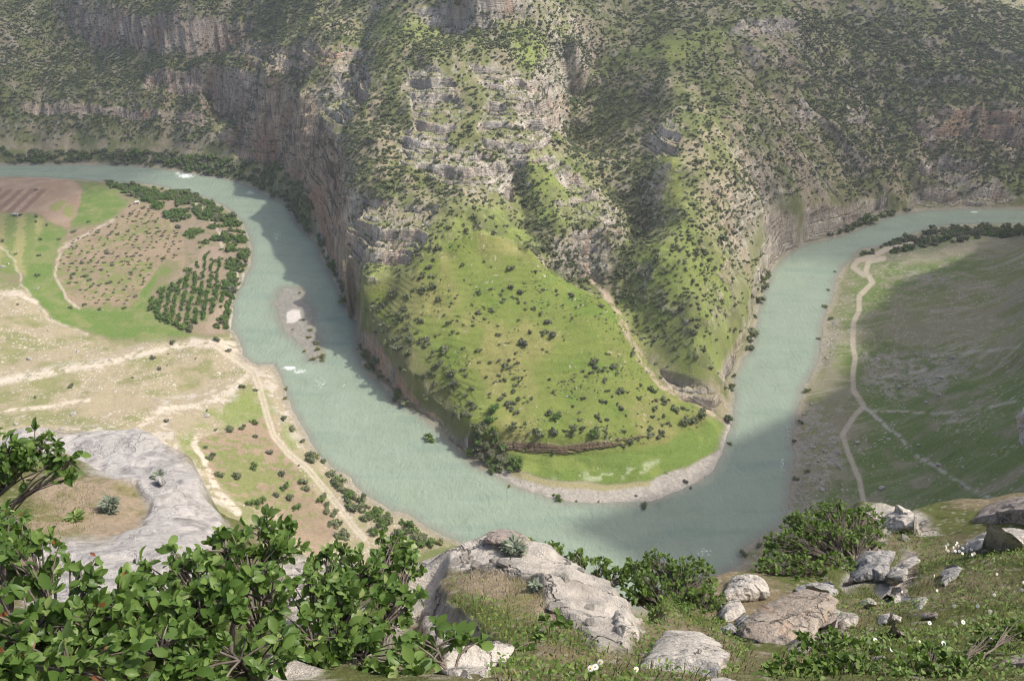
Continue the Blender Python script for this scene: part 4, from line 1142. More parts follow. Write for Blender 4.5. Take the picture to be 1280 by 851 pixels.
for k, (u, v) in enumerate([(205,400),(212,404),(220,407),(228,410),(236,412),(200,398)]):
    plant(u, v, 2.4, LUSH, 'hedge_bush', 'bright green bush in the low hedge at the orchard foot', 'bush', 'hedge at the orchard foot', 0.8)

# ---- stones
def stone_mesh(name, seed, sub=2):
    r = np.random.default_rng(seed)
    bm = bmesh.new(); bmesh.ops.create_icosphere(bm, subdivisions=sub, radius=1.0)
    co = np.array([v.co[:] for v in bm.verts])
    for _ in range(9):
        d = r.normal(0, 1, 3); d /= np.linalg.norm(d); h = r.uniform(0.5, 0.85)
        t = co @ d; co -= np.outer(np.maximum(t - h, 0), d)
    co *= np.array([1.2, 0.9, 0.72]) ; co += 0.05 * r.normal(0, 1, co.shape)
    for v, c in zip(bm.verts, co): v.co = c
    me = bpy.data.meshes.new(name); bm.to_mesh(me); bm.free()
    return me
def stone_mat(name, c0, c1, c2, sc=2.0):
    nt = NT(name); pos = nt.n('ShaderNodeTexCoord').outputs['Object']
    a = nt.noise(pos, sc, 6, 0.65).outputs['Fac']; b = nt.noise(pos, sc * 5, 5, 0.6).outputs['Fac']
    c = nt.ramp(nt.math('ADD', nt.math('MULTIPLY', a, .7), nt.math('MULTIPLY', b, .3)), [(0.32, c0), (0.52, c1), (0.7, c2)])
    return nt.done(nt.bsdf(c, 0.92, nt.bump(nt.math('ADD', a, b), 0.7, 0.25), 0.12))
MAT_STONE = stone_mat('pale_stone', (0.24, 0.22, 0.195), (0.38, 0.355, 0.315), (0.52, 0.49, 0.44))
STONES = [stone_mesh('boulder', 300 + i) for i in range(5)]
SMALLS = [stone_mesh('stone', 320 + i, 1) for i in range(4)]
for m_ in STONES + SMALLS: m_.materials.append(MAT_STONE)
def boulder(u, v, r, lab, grp):
    p = hit(u, v); o = link('boulder', STONES[int(rng.integers(5))])
    o.location = (p[0], p[1], p[2] + 0.15 * r); o.scale = (r, r, r * rng.uniform(.8, 1.0)); o.rotation_euler = (rng.uniform(-.2, .2), rng.uniform(-.2, .2), rng.uniform(0, 6.28))
    tag(o, lab, 'boulder', grp)
BG = 'boulders on the shaded slope'; BL = 'boulders on the dry slope'
for u, v, r, lab, g in [(1192,448,2.4,'biggest boulder on the shaded upper slope',BG),(1103,611,1.9,'big grey boulder on dark grass below the side path',BG),(1072,553,1.7,'boulder close beside the bend of the dirt track',BG),(1048,584,2.2,'wide flat boulder left of the lower dirt track',BG),
        (1173,582,1.9,'pale boulder touching the stony side path',BG),(1111,549,1.5,'boulder above the upper end of the side path',BG),(1205,606,1.6,'pale boulder on the lower stony side path',BG),(1174,494,1.8,'dark boulder on the scree above the faint footpath',BG),(1148,557,1.3,'flat slab between side path and faint footpath',BG),
        (1023,577,1.4,'boulder on the bank scree left of the track',BG),(1053,613,1.2,'small boulder left of the track near the fig tree',BG),(1020,594,1.1,'boulder at the edge of the grass on the bank',BG),(1190,385,1.4,'dark boulder high on the sunny slope edge',BG),(1130,520,1.0,'small boulder on the faint footpath',BG),(1158,503,1.2,'boulder below the scree patch',BG),(1120,470,1.1,'boulder on the grey scree beside the track',BG),(1200,520,1.0,'boulder under the faint footpath on dark grass',BG),(1135,610,0.9,'small stone on dark grass between track and side path',BG),
        (37,449,1.9,'biggest grey boulder on the dry beige slope',BL),(97,440,1.5,'white boulder on the dry slope above the wash',BL),(3,334,2.0,'white rock at the rim above the strip field',BL),(10,330,1.2,'smaller white rock at the rim above the strip field',BL),(47,361,1.5,'white boulder in the green meadow',BL),(93,518,2.1,'pale flat boulder in the lower dry slope',BL),(258,520,2.0,'round pale boulder beside the green hollow',BL),(14,394,1.2,'grey boulder on the knoll rim',BL),(60,414,1.2,'boulder under the knoll path',BL),(22,314,1.1,'white rock beside a low bush in the strip field',BL),(76,537,1.5,'pale boulder above the grey crag',BL),(20,530,1.5,'pale boulder near the leafy twig',BL),(145,565,1.4,'boulder at the back of the grey crag',BL)]:
    boulder(u, v, r, lab, g)
st_d = np.zeros(X.shape, f32)
st_d += LSLOPE * 0.035 * np.clip(0.4 + 1.4 * fbm2(X, Y, 20, 3, 95), 0, 2) + LSLOPE * SCREE * 0.35
st_d += RSLOPE * 0.035 * np.clip(0.5 + 1.4 * fbm2(X, Y, 22, 3, 96), 0, 2) + RSLOPE * RSC * 0.30
st_d += DOME * 0.004 + HILL * GREEN * 0.006 + ISL * 0.05 + P['meadow'] * 0.008 + (SHOREBR > .3) * 0.10
st_d += 0.10 * T([[(735,500),(760,470),(765,520),(745,560),(730,545)],[(800,440),(820,470),(800,480),(785,460)]], 6)
st_d *= (SDR > -1.5) * INF * VIS * (R > 170) * (1 - np.clip(TRK + TRKR, 0, 1))
ii = np.nonzero(rng.random(lam.size) < (st_d * area).ravel())[0]
sx_, sy_ = spread_in(ii)
ss = (0.12 + rng.gamma(1.3, 0.14, len(ii))) * (1 + 0.9 * RSC.ravel()[ii] * (rng.random(len(ii)) < .4))
instancer('scattered_rubble', sx_, sy_, ground_z(sx_, sy_), ss, SMALLS)
td_ = DOME * (1 - STRIP) * 0.13 * np.clip(0.5 + 1.2 * fbm2(X, Y, 18, 3, 98), 0, 1.6) * VIS + GREEN * HILL * 0.03 * VIS
jj = np.nonzero(rng.random(lam.size) < (td_ * area).ravel())[0]
tx_, ty_ = spread_in(jj)
instancer('meadow_undergrowth', tx_, ty_, ground_z(tx_, ty_), 0.2 + rng.gamma(1.6, 0.11, len(jj)), SHRUBS + GREYS)
print('stones', len(ii), round(time.time() - T0, 1))

# ---- two field huts
def box(bm, x0, x1, y0, y1, z0, z1):
    r = bmesh.ops.create_cube(bm, size=1)
    for v in r['verts']: v.co = ((x0, x1)[v.co.x > 0], (y0, y1)[v.co.y > 0], (z0, z1)[v.co.z > 0])
def box_obj(name, boxes, mat, parent):
    bm = bmesh.new()
    for b in boxes: box(bm, *b)
    me = bpy.data.meshes.new(name); bm.to_mesh(me); bm.free()
    return link(name, me, mat, parent)
MAT_PLASTER = stone_mat('limewashed_wall', (0.5, 0.48, 0.44), (0.66, 0.63, 0.58), (0.74, 0.72, 0.68), 1.2)
MAT_ROOF = stone_mat('grey_roof', (0.26, 0.26, 0.25), (0.36, 0.36, 0.35), (0.45, 0.45, 0.44), 1.0)
MAT_DOOR = stone_mat('old_wood', (0.07, 0.055, 0.04), (0.11, 0.085, 0.06), (0.15, 0.12, 0.09), 5.0)
for u, v, w_, d_, h_, wm, rm, lab, rz in [(172,255,3.6,2.8,2.3,MAT_PLASTER,MAT_PLASTER,'small whitewashed hut at the edge of the grove',0.3),(20,270,5.2,3.4,2.0,MAT_STONE,MAT_ROOF,'low stone hut with flat grey roof below the ploughed field',-0.1)]:
    e = empty('field_hut', hit(u, v), lab, 'hut', 'huts among the fields'); e.rotation_euler = (0, 0, rz)
    box_obj('wall', [(-w_ / 2, w_ / 2, -d_ / 2, d_ / 2, -0.6, h_)], wm, e)
    box_obj('roof', [(-w_ / 2 - .2, w_ / 2 + .2, -d_ / 2 - .2, d_ / 2 + .2, h_, h_ + .22)], rm, e)
    box_obj('door', [(-.45, .45, -d_ / 2 - .05, -d_ / 2 + .02, 0, 1.8)], MAT_DOOR, e)
    box_obj('window', [(w_ * .25, w_ * .25 + .6, -d_ / 2 - .04, -d_ / 2 + .02, 1.0, 1.6)], MAT_DOOR, e)
print('veg', round(time.time() - T0, 1))
# ================================================================== THE LOOKOUT: bluff top, rocks, bushes, grass
# all heights below are measured from the eye, then lifted by CAM_Z
def rel(u, v, s): return ray(u, v) * s
FP = [rel(u, v, s) for u, v, s in [
    (-40,851,2.9),(0,851,3.0),(150,851,3.2),(300,851,3.4),(450,851,3.6),(600,851,3.7),(740,851,3.9),(850,851,4.3),(1000,851,4.6),(1150,851,4.4),(1280,851,4.2),(1350,851,4.1),
    (60,760,8.5),(150,730,10),(250,700,12),(60,700,11.5),(0,720,10.5),(-60,640,13),(40,640,14),(150,600,15.5),(100,570,17),(180,545,18),(235,590,17),(265,650,15.5),(0,570,17),(60,548,18),(200,680,12.5),(140,660,13.6),
    (350,700,14),(430,715,12),(330,760,8),(430,770,6.6),(400,690,15),
    (510,715,9.0),(560,690,9.4),(610,668,9.6),(660,680,9.3),(700,695,8.9),(740,720,8.2),(790,770,6.9),(770,800,6.2),(545,760,7.2),(600,810,5.2),(560,720,8.2),(640,740,7.2),(700,770,6.5),(680,800,5.5),(620,840,4.2),(730,830,5.0),
    (830,790,7.2),(870,800,7.0),(850,760,8.6),(900,760,9.2),(930,735,10),(960,800,7.4),(1000,780,8.2),(900,830,5.6),(960,840,5.2),
    (1020,740,10),(1080,740,10.2),(1075,700,11.4),(1090,640,14),(1120,636,14.2),(1150,655,13.4),(1180,680,12),(1120,690,11.8),(1150,720,10),(1200,720,9.4),(1250,720,8.8),(1280,700,9),(1100,780,7.8),(1200,780,6.8),(1280,780,6.4),(1150,820,5.4),(1230,690,10.6),(1280,660,11.2),(1215,660,11.8),(1330,700,8.6)]]
FP += [np.array(p, float) for p in [(0,0,-1.75),(1.5,0.3,-1.9),(-1.5,0.3,-1.9),(0,-4,-1.2),(8,-4,-1.0),(-8,-4,-2.0),(15,-5,1.0),(-15,-5,-2.5),(5,1,-2.4),(-5,1,-3.0),(10,2,-2.5),(-10,3,-5.5),(13,6,-5.5),(17,9,-5),(22,11,-1),(28,13,2),(19,2,0),(30,2,5),(12.5,11,-9.8),(14,14,-12),(-16,6,-9),(-24,8,-13),(-20,14,-14),(-30,-4,-6),(40,8,10),(-45,5,-16)]]
FP = np.array(FP)
RIM = np.array([rel(u, v, s) for u, v, s in [(-160,600,17),(-40,556,18),(60,545,18.6),(180,542,18.6),(235,580,17.6),(268,650,15.9),(345,690,15.5),(430,700,13.2),(510,702,9.6),(560,684,9.8),(610,664,9.9),(690,686,9.2),(745,718,8.5),(795,765,7.2),(850,750,9.2),(905,730,10.4),(950,712,11.2),(1010,690,12),(1088,630,14.6),(1140,640,14.4)]])
rim_x = np.concatenate([[-60, -30], RIM[:, 0], [9.5, 12.5, 16, 22, 30, 60]]); rim_y = np.concatenate([[22, 18], RIM[:, 1], [10.4, 11.2, 12.5, 14, 16, 20]])
o_ = np.argsort(rim_x); rim_x, rim_y = rim_x[o_], rim_y[o_]
F2 = FP[:, :2] / 5.0
FA = np.sqrt(((F2[:, None] - F2[None]) ** 2).sum(-1) + 2e-3); nF = len(FP)
FM = np.zeros((nF + 3, nF + 3)); FM[:nF, :nF] = FA - np.eye(nF) * 0.02; FM[:nF, nF] = 1; FM[:nF, nF + 1:] = F2; FM[nF, :nF] = 1; FM[nF + 1:, :nF] = F2.T
fsol = np.linalg.solve(FM, np.concatenate([FP[:, 2], [0, 0, 0]]))
def fore_base(x, y):
    q = np.stack([x.ravel(), y.ravel()], 1) / 5.0; out = np.empty(len(q))
    for i in range(0, len(q), 40000):
        b = q[i:i + 40000]
        d = np.sqrt((b[:, None, 0] - F2[None, :, 0]) ** 2 + (b[:, None, 1] - F2[None, :, 1]) ** 2 + 2e-3)
        out[i:i + 40000] = d @ fsol[:nF] + fsol[nF] + b @ fsol[nF + 1:]
    return out.reshape(x.shape)
fx = spaced([(-80, -30, 2.5), (-30, -13, 0.35), (-13, 10, 0.045), (10, 16, 0.12), (16, 40, 0.6), (40, 80, 4)])
fy = spaced([(-12, 0, 0.6), (0, 1.2, 0.08), (1.2, 16.5, 0.045), (16.5, 24, 0.15), (24, 40, 0.8), (40, 62, 2.5)])
FY, FX = np.meshgrid(fy, fx, indexing='ij')
FX = FX.astype(f32); FY = FY.astype(f32)
# base on a coarser lattice, then interpolated
cx = fx[np.unique(np.r_[np.arange(0, len(fx), 3), len(fx) - 1])]; cyy = fy[np.unique(np.r_[np.arange(0, len(fy), 3), len(fy) - 1])]
GY, GX = np.meshgrid(cyy, cx, indexing='ij'); GZ = fore_base(GX, GY)
def bil(xs, ys, tab, qx, qy):
    i = np.clip(np.searchsorted(xs, qx, 'right') - 1, 0, len(xs) - 2); j = np.clip(np.searchsorted(ys, qy, 'right') - 1, 0, len(ys) - 2)
    tx = np.clip((qx - xs[i]) / (xs[i + 1] - xs[i]), 0, 1); ty = np.clip((qy - ys[j]) / (ys[j + 1] - ys[j]), 0, 1)
    return (tab[j, i] * (1 - tx) + tab[j, i + 1] * tx) * (1 - ty) + (tab[j + 1, i] * (1 - tx) + tab[j + 1, i + 1] * tx) * ty
FZ = bil(cx, cyy, GZ, FX, FY).astype(f32)
over = FY - np.interp(FX, rim_x, rim_y)
over = over + fbm2(FX, FY, 1.6, 3, 201) * 0.35
FZ = FZ - np.where(over > 0, (3.2 + 3.0 * sstep(10, 15, FX)) * over * sstep(0, 1.0, over) ** 0.7, 0)
fu, fv, fd = project(FX, FY, FZ + CAM_Z)
fju = fu + fbm2(FX, FY, 0.9, 4, 203) * 9; fjv = fv + fbm2(FX, FY, 0.9, 4, 204) * 7
def fmask(polys, soft=6.0):
    ok = (fd > 0.3) & (fu > -90) & (fu < 1370) & (fv < 930)
    return ((1 - sstep(-soft, soft, samp(sd_polys(polys), fju, np.minimum(fjv, 890)))) * ok).astype(f32)
GREYDOME = fmask([[(30,760),(40,690),(60,680),(150,672),(185,640),(170,600),(120,590),(70,560),(100,535),(190,535),(250,590),(280,660),(260,720),(180,760)],[(-60,560),(60,540),(110,540),(90,560),(-60,600)]], 8)
CRAG = fmask([[(505,712),(560,690),(600,660),(650,665),(700,690),(760,725),(805,780),(795,815),(750,812),(705,775),(672,735),(640,715),(600,712),(560,710),(545,735),(580,770),(615,800),(615,830),(570,820),(540,790),(525,750),(500,760),(480,790),(470,830),(420,830),(430,780),(490,730)]], 5)
PALE = fmask([[(340,690),(440,690),(450,740),(400,850),(330,850),(360,760)],[(1075,635),(1130,625),(1180,668),(1150,672),(1110,660),(1105,700),(1095,730),(1060,740),(1062,700)],[(1120,700),(1140,690),(1150,706),(1125,740),(1108,752),(1100,735)]], 7)
RK_F = np.clip(GREYDOME + CRAG + PALE + sstep(0.15, 0.7, over), 0, 1)
fr = fbm3(FX, FY, FZ, 0.75, 4, 205); fr2 = fbm3(FX, FY, FZ, 0.22, 3, 206)
fn_g = ridged2(FX, FY, 1.1, 3, 214)
fz2 = FZ + fbm2(FX, FY, 2.0, 2, 207) * 0.25
FZ = FZ + RK_F * ((bedding(fz2, 0.55, 0.6) * 0.28 + fr * 0.12) * (1 - 0.7 * GREYDOME) + fr2 * 0.030 + fr * 0.03 + GREYDOME * (fbm2(FX, FY, 3.0, 4, 209) * 0.34 + fn_g * 0.05)) + (1 - RK_F) * (fr * 0.06 + fr2 * 0.025)
STRIPL = fmask([[(500,716),(560,704),(542,735),(578,772),(618,802),(618,835),(470,835),(480,790)]], 8)
FZ = FZ + CRAG * 0.12 - STRIPL * 0.34 + sstep(3, 12, over) * fbm3(FX, FY, FZ, 9, 3, 208) * 2.0
FZ = FZ.astype(f32)
FN = grid_normals(FX, FY, FZ)
fn1 = fbm2(FX, FY, 1.4, 4, 211); fn2 = fbm2(FX, FY, 0.35, 3, 212); fn3 = vn2(FX / 0.06, FY / 0.06, 213)
fc_ = np.empty(FX.shape + (3,), f32); fc_[:] = C(0.225, 0.185, 0.115)
fc_ = mixc(fc_, C(0.12, 0.135, 0.045), sstep(-0.4, 0.5, fn1 + 0.4 * fn2))
fc_ = mixc(fc_, C(0.36, 0.32, 0.26), (fn3 > 0.86) * 0.7)
DRY = fmask([[(60,700),(40,650),(60,610),(130,590),(170,600),(180,640),(150,672),(90,690)],[(560,700),(640,700),(700,740),(720,790),(640,770),(580,740)]], 10)
fc_ = mixc(fc_, lerp(C(0.33, 0.265, 0.185), C(0.22, 0.20, 0.10), sstep(-.3, .5, fn2 + .5 * fn1)[..., None]), DRY)
rcf = lerp(C(0.54, 0.495, 0.43), C(0.41, 0.375, 0.325), sstep(-0.3, 0.5, fr + 0.4 * fn2)[..., None])
rcf = mixc(rcf, C(0.25, 0.235, 0.215), sstep(0.35, 0.8, -fr2 + 0.4 * fn1) * 0.6)
gcf = lerp(C(0.43, 0.41, 0.385), C(0.53, 0.50, 0.465), sstep(-0.3, 0.5, fr + 0.5 * fn2)[..., None])
gcf = mixc(gcf, C(0.19, 0.185, 0.18), sstep(0.25, 0.7, fn2 + 0.4 * fr) * 0.55)
gcf = mixc(gcf, C(0.16, 0.16, 0.145), sstep(0.75, 0.9, fn_g) * 0.5)
gcf = mixc(gcf, C(0.43, 0.36, 0.31), sstep(0.45, 0.8, fn1) * 0.5)
rcf = mixc(rcf, gcf, GREYDOME)
fc_ = mixc(fc_, rcf, RK_F)
fc_ = np.clip(fc_ * lerp(0.92, 1.08, fn3)[..., None], 0.01, 0.75)
nt = NT('bluff_surface')
pos = nt.n('ShaderNodeTexCoord').outputs['Object']
ca = nt.attr('albedo').outputs['Color']
na = nt.noise(pos, 9.0, 7, 0.68).outputs['Fac']; nb_ = nt.noise(pos, 45.0, 4, 0.6).outputs['Fac']
wv_ = nt.n('ShaderNodeVectorMath', {0: pos, 1: nt.n('ShaderNodeVectorMath', {0: nt.noise(pos, 1.3, 5, 0.65).outputs['Color'], 1: (1.1, 1.1, 1.1)}, operation='MULTIPLY').outputs[0]}, operation='ADD').outputs[0]
vor = nt.n('ShaderNodeTexVoronoi', {'Vector': wv_, 'Scale': 0.85}, feature='DISTANCE_TO_EDGE').outputs['Distance']
crk = nt.maprange(vor, 0.0, 0.028)
rkf = nt.attr('rockiness').outputs['Fac']
lic = nt.maprange(nt.noise(pos, 3.4, 6, 0.7).outputs['Fac'], 0.56, 0.66)
var = nt.ramp(na, [(0.27, (0.6, 0.59, 0.58)), (0.5, (1, 1, 1)), (0.75, (1.22, 1.2, 1.17))])
c1 = nt.mix(0.8, ca, var, 'MULTIPLY')
c1 = nt.mix(nt.math('MULTIPLY', lic, nt.math('MULTIPLY', rkf, 0.45)), c1, (0.17, 0.165, 0.15))
c1 = nt.mix(nt.math('MULTIPLY', nt.math('SUBTRACT', 1.0, crk), nt.math('MULTIPLY', rkf, 0.75)), c1, (0.10, 0.095, 0.085))
hh = nt.math('ADD', nt.math('ADD', na, nt.math('MULTIPLY', nb_, 0.45)), nt.math('MULTIPLY', crk, nt.math('MULTIPLY', rkf, 0.9)))
bp = nt.bump(hh, 0.95, 0.09)
MAT_BLUFF = nt.done(nt.bsdf(c1, 0.93, bp, 0.12))
fr_ = grid_faces(len(fy), len(fx))
fverts = np.stack([FX, FY, FZ + CAM_Z], -1).reshape(-1, 3)
freg = np.where(GREYDOME > 0.5, 1, np.where(RK_F > 0.5, 2, 0)).ravel()[fr_[:, 0]]
for k, nm in enumerate(['grassy_bluff_ground', 'grey_outcrop_terrain', 'pale_outcrop_terrain']):
    sel = fr_[freg == k]; used, inv = np.unique(sel.ravel(), return_inverse=True)
    me = mesh_from(nm, fverts[used], faces4=inv.reshape(-1, 4))
    put_color(me, 'albedo', fc_.reshape(-1, 3)[used]); put_float(me, 'rockiness', (RK_F * (1 - 0.72 * GREYDOME)).ravel()[used])
    me.normals_split_custom_set_from_vertices(FN.reshape(-1, 3)[used])
    tag(link(nm, me, MAT_BLUFF), kind='structure')
def fz_at(x, y): return bil(fx, fy, FZ, np.asarray(x, float), np.asarray(y, float))
def fhit(u, v):
    d = ray(u, v); t = np.arange(1.5, 30, 0.01)
    g = fz_at(d[0] * t, d[1] * t); k = np.argmax(d[2] * t <= g)
    return np.array([d[0] * t[k], d[1] * t[k], g[k] + CAM_Z])
def ground_depth(u, v):
    d = ray(u, v); t = np.arange(1.5, 30, 0.02)
    g = fz_at(d[0] * t, d[1] * t); hit_ = d[2] * t <= g
    k = int(np.argmax(hit_))
    return float(t[k]) if hit_[k] and t[k] < 26 else None
print('bluff', FX.shape, round(time.time() - T0, 1))

# ------------------------------------------------------------------ rocks lying on the bluff
def rock_mat(name, c0, c1, c2, stain=None, sc=3.0):
    nt = NT(name); pos = nt.n('ShaderNodeTexCoord').outputs['Object']
    a = nt.noise(pos, sc, 7, 0.66).outputs['Fac']; b = nt.noise(pos, sc * 9, 5, 0.62).outputs['Fac']
    c = nt.ramp(nt.math('ADD', nt.math('MULTIPLY', a, .65), nt.math('MULTIPLY', b, .35)), [(0.30, c0), (0.5, c1), (0.68, c2)])
    if stain:
        mp = nt.n('ShaderNodeMapping', {'Vector': pos, 'Rotation': (0.0, 0.0, 0.75), 'Scale': (2.6, 0.35, 0.35)}).outputs[0]
        s = nt.noise(mp, 1.3, 4, 0.55).outputs['Fac']
        c = nt.mix(nt.maprange(s, 0.54, 0.64, 0, 0.8), c, stain)
        c = nt.mix(nt.maprange(nt.noise(mp, 2.9, 4).outputs['Fac'], 0.60, 0.66, 0, 0.6), c, (0.10, 0.085, 0.075))
    lc = nt.maprange(nt.noise(pos, sc * 2.6, 6, 0.7).outputs['Fac'], 0.57, 0.66, 0, 0.5)
    c = nt.mix(lc, c, (0.15, 0.145, 0.13))
    wv2 = nt.n('ShaderNodeVectorMath', {0: pos, 1: nt.noise(pos, sc, 5, 0.6).outputs['Color']}, operation='ADD').outputs[0]
    ck = nt.maprange(nt.n('ShaderNodeTexVoronoi', {'Vector': wv2, 'Scale': sc * 0.55}, feature='DISTANCE_TO_EDGE').outputs['Distance'], 0.0, 0.02)
    c = nt.mix(nt.math('MULTIPLY', nt.math('SUBTRACT', 1.0, ck), 0.6), c, (0.09, 0.085, 0.075))
    v = nt.n('ShaderNodeTexVoronoi', {'Vector': pos, 'Scale': sc * 4}).outputs['Distance']
    h = nt.math('ADD', nt.math('ADD', a, nt.math('MULTIPLY', b, 0.5)), nt.math('ADD', nt.math('MULTIPLY', v, 0.25), nt.math('MULTIPLY', ck, 0.4)))
    return nt.done(nt.bsdf(c, 0.93, nt.bump(h, 0.95, 0.09), 0.12))
MAT_CREAM = rock_mat('cream_limestone', (0.33, 0.30, 0.26), (0.50, 0.46, 0.40), (0.62, 0.58, 0.52))
MAT_GREYR = rock_mat('grey_limestone', (0.23, 0.22, 0.205), (0.36, 0.345, 0.32), (0.47, 0.45, 0.42))
MAT_RUST = rock_mat('stained_limestone', (0.22, 0.18, 0.145), (0.35, 0.295, 0.235), (0.46, 0.40, 0.335), (0.42, 0.225, 0.11), 2.2)
MAT_TAN = rock_mat('tan_limestone', (0.22, 0.18, 0.15), (0.34, 0.29, 0.25), (0.45, 0.40, 0.35))
def rock(outline, s, bulge, seed, name, label, mat, facets=10, rough=0.05, back=0.6, group=None, lean=(0.0, -0.45, 0.9), cat='rock', stepz=0.0, seat=True):
    """a rock with the outline seen from the lookout, its own distance and its own thickness"""
    r = np.random.default_rng(seed)
    out = []
    for p in outline:
        s_ = p[2] if len(p) == 3 else s
        g_ = ground_depth(p[0], p[1])
        if seat and g_ is not None: s_ = min(max(g_ * 0.985, s_ * 0.8), s_ * 1.25)
        out.append(rel(p[0], p[1], s_))
    out = np.array(out); nxt = np.roll(out, -1, 0)
    L = np.linalg.norm(nxt - out, axis=1); cum = np.r_[0, np.cumsum(L)]
    NB = 168; tt = np.linspace(0, cum[-1], NB, endpoint=False)
    k = np.searchsorted(cum, tt, 'right') - 1; fr_t = ((tt - cum[k]) / L[k])[:, None]
    b = out[k] * (1 - fr_t) + nxt[k] * fr_t
    for _ in range(1): b = 0.25 * np.roll(b, 1, 0) + 0.5 * b + 0.25 * np.roll(b, -1, 0)
    c = b.mean(0); n = np.array(lean, float); n /= np.linalg.norm(n)
    size_ = np.sqrt(((b - c) ** 2).sum(1)).mean()
    rings = []; NRG = 54
    for q in np.linspace(0, 1, NRG)[1:]:
        rings.append(c + (b - c) * q + n * bulge * max(1 - q ** 2.6, 0) ** 0.7)
    for q in np.linspace(1, 0, 14)[1:-1]:
        rings.append(c + (b - c) * q - n * back * max(1 - q ** 2, 0) ** 0.5)
    v = np.concatenate([[c + n * bulge], np.concatenate(rings), [c - n * back]])
    w = (v - c) / size_
    for _ in range(facets):
        d = r.normal(0, 1, 3); d /= np.linalg.norm(d); d = d + n * 0.35; d /= np.linalg.norm(d)
        pr = w @ d; h = np.quantile(pr, r.uniform(0.80, 0.95)); w = w - np.outer(np.maximum(pr - h, 0) * 0.95, d)
    v = c + w * size_
    g = w / (np.linalg.norm(w, axis=1, keepdims=True) + 1e-6)
    disp = fbm3(v[:, 0], v[:, 1], v[:, 2], size_ * 0.55, 4, seed) * rough * 1.3 + fbm3(v[:, 0], v[:, 1], v[:, 2], size_ * 0.17, 4, seed + 3) * rough * 0.8 - np.maximum(1 - np.abs(fbm3(v[:, 0], v[:, 1], v[:, 2], size_ * 0.5, 3, seed + 9)) * 6, 0) * rough * 0.9
    v = v + g * (disp * size_)[:, None]
    if stepz: v[:, 2] += bedding(v[:, 2] + v[:, 0] * 0.1, stepz, 0.6) * 0.5
    nr_ = len(rings); i = 1 + np.arange(nr_ * NB).reshape(nr_, NB); j = np.roll(i, -1, 1)
    f4 = np.stack([i[:-1], i[1:], j[1:], j[:-1]], -1).reshape(-1, 4)
    f3 = np.concatenate([np.stack([np.zeros(NB, int), i[0], j[0]], -1), np.stack([np.full(NB, len(v) - 1), j[-1], i[-1]], -1)])
    loc = c + np.array([0, 0, CAM_Z])
    me = mesh_from(name, v - c, f4, f3)
    bm = bmesh.new(); bm.from_mesh(me); bmesh.ops.recalc_face_normals(bm, faces=bm.faces); bm.to_mesh(me); bm.free()
    o = link(name, me, mat, loc=loc)
    return tag(o, label, cat, group)
rock([(788,856,4.8),(796,832,5.0),(832,788,5.4),(872,790,5.5),(915,812,5.2),(932,838,4.9),(925,890,4.4),(790,900,4.4)], 5, 0.34, 11, 'boulder', 'large pale pointed boulder at the bottom edge between the meadow strip and the rusty slab', MAT_CREAM, 9, 0.04, cat='boulder')
rock([(880,851,4.5),(905,838,4.6),(940,848,4.6),(975,870,4.4),(880,890,4.2)], 4.5, 0.12, 12, 'rock', 'low pale rock shelf at the foot of the pointed boulder', MAT_CREAM, 6)
rock([(903,740,10.2),(915,722,10.6),(940,720,10.8),(960,733,10.6),(962,750,10.3),(940,752,10.1),(910,752,10)], 10, 0.35, 13, 'boulder', 'round cream boulder behind the rusty slab beside the green bush', MAT_CREAM, 7, 0.05, cat='boulder')
rock([(898,755,9.6),(912,745,9.8),(932,752,9.8),(930,768,9.5),(912,778,9.2),(900,770,9.3)], 9.6, 0.25, 14, 'rock', 'smaller cream rock just below the round cream boulder', MAT_CREAM, 7)
rock([(920,776,8.9),(930,765,9.1),(940,775,9),(935,790,8.7),(922,790,8.6)], 9, 0.15, 15, 'stone', 'small grey stone wedged against the rusty slab', MAT_GREYR, 6, cat='stone')
rock([(898,786,8.2),(912,778,8.5),(922,786,8.4),(915,797,8.1)], 8.3, 0.1, 151, 'stone', 'small grey stone under the green bush by the slab', MAT_GREYR, 6, cat='stone')
rock([(916,834,6.9),(914,806,7.2),(928,784,7.5),(958,758,7.9),(992,738,8.3),(1020,730,8.4),(1040,742,8.2),(1052,758,7.9),(1040,780,7.5),(1020,800,7.2),(1000,822,6.9),(962,834,6.7)], 8, 0.16, 16, 'rock_slab', 'large tilted slab with rusty orange streaks', MAT_RUST, 4, 0.045, 0.9, lean=(-0.1, -0.63, 0.77), seat=False)
rock([(1000,800,7.0),(1012,762,7.7),(1035,755,8.0),(1052,760,8.0),(1056,775,7.7),(1035,795,7.2),(1015,806,6.9)], 7.5, 0.2, 17, 'rock', 'squarish pale block on the right shoulder of the rusty slab', MAT_TAN, 9)
rock([(1042,782,7.3),(1045,765,7.7),(1060,760,7.8),(1078,772,7.6),(1076,783,7.3),(1062,789,7.1)], 7.5, 0.16, 18, 'rock', 'cream flat topped rock with a small green sprig beside the pale block', MAT_CREAM, 8)
rock([(985,810,6.5),(1000,796,6.8),(1020,792,6.9),(1020,803,6.6),(1000,825,6.1),(985,832,6.0)], 6.5, 0.15, 19, 'rock', 'brownish rock at the lower edge of the rusty slab', MAT_TAN, 7)
rock([(1075,752,9.2),(1085,747,9.4),(1096,753,9.3),(1092,760,9.0),(1078,760,9.0)], 9.2, 0.1, 20, 'stone', 'small smooth cream stone in the grass under the fig tree trunk', MAT_CREAM, 4, cat='stone')
rock([(1110,742,9.6),(1118,728,10),(1132,735,9.9),(1136,748,9.5),(1122,753,9.3)], 9.6, 0.12, 21, 'stone', 'flat tan stone in the grass right of the fig tree', MAT_TAN, 5, cat='stone')
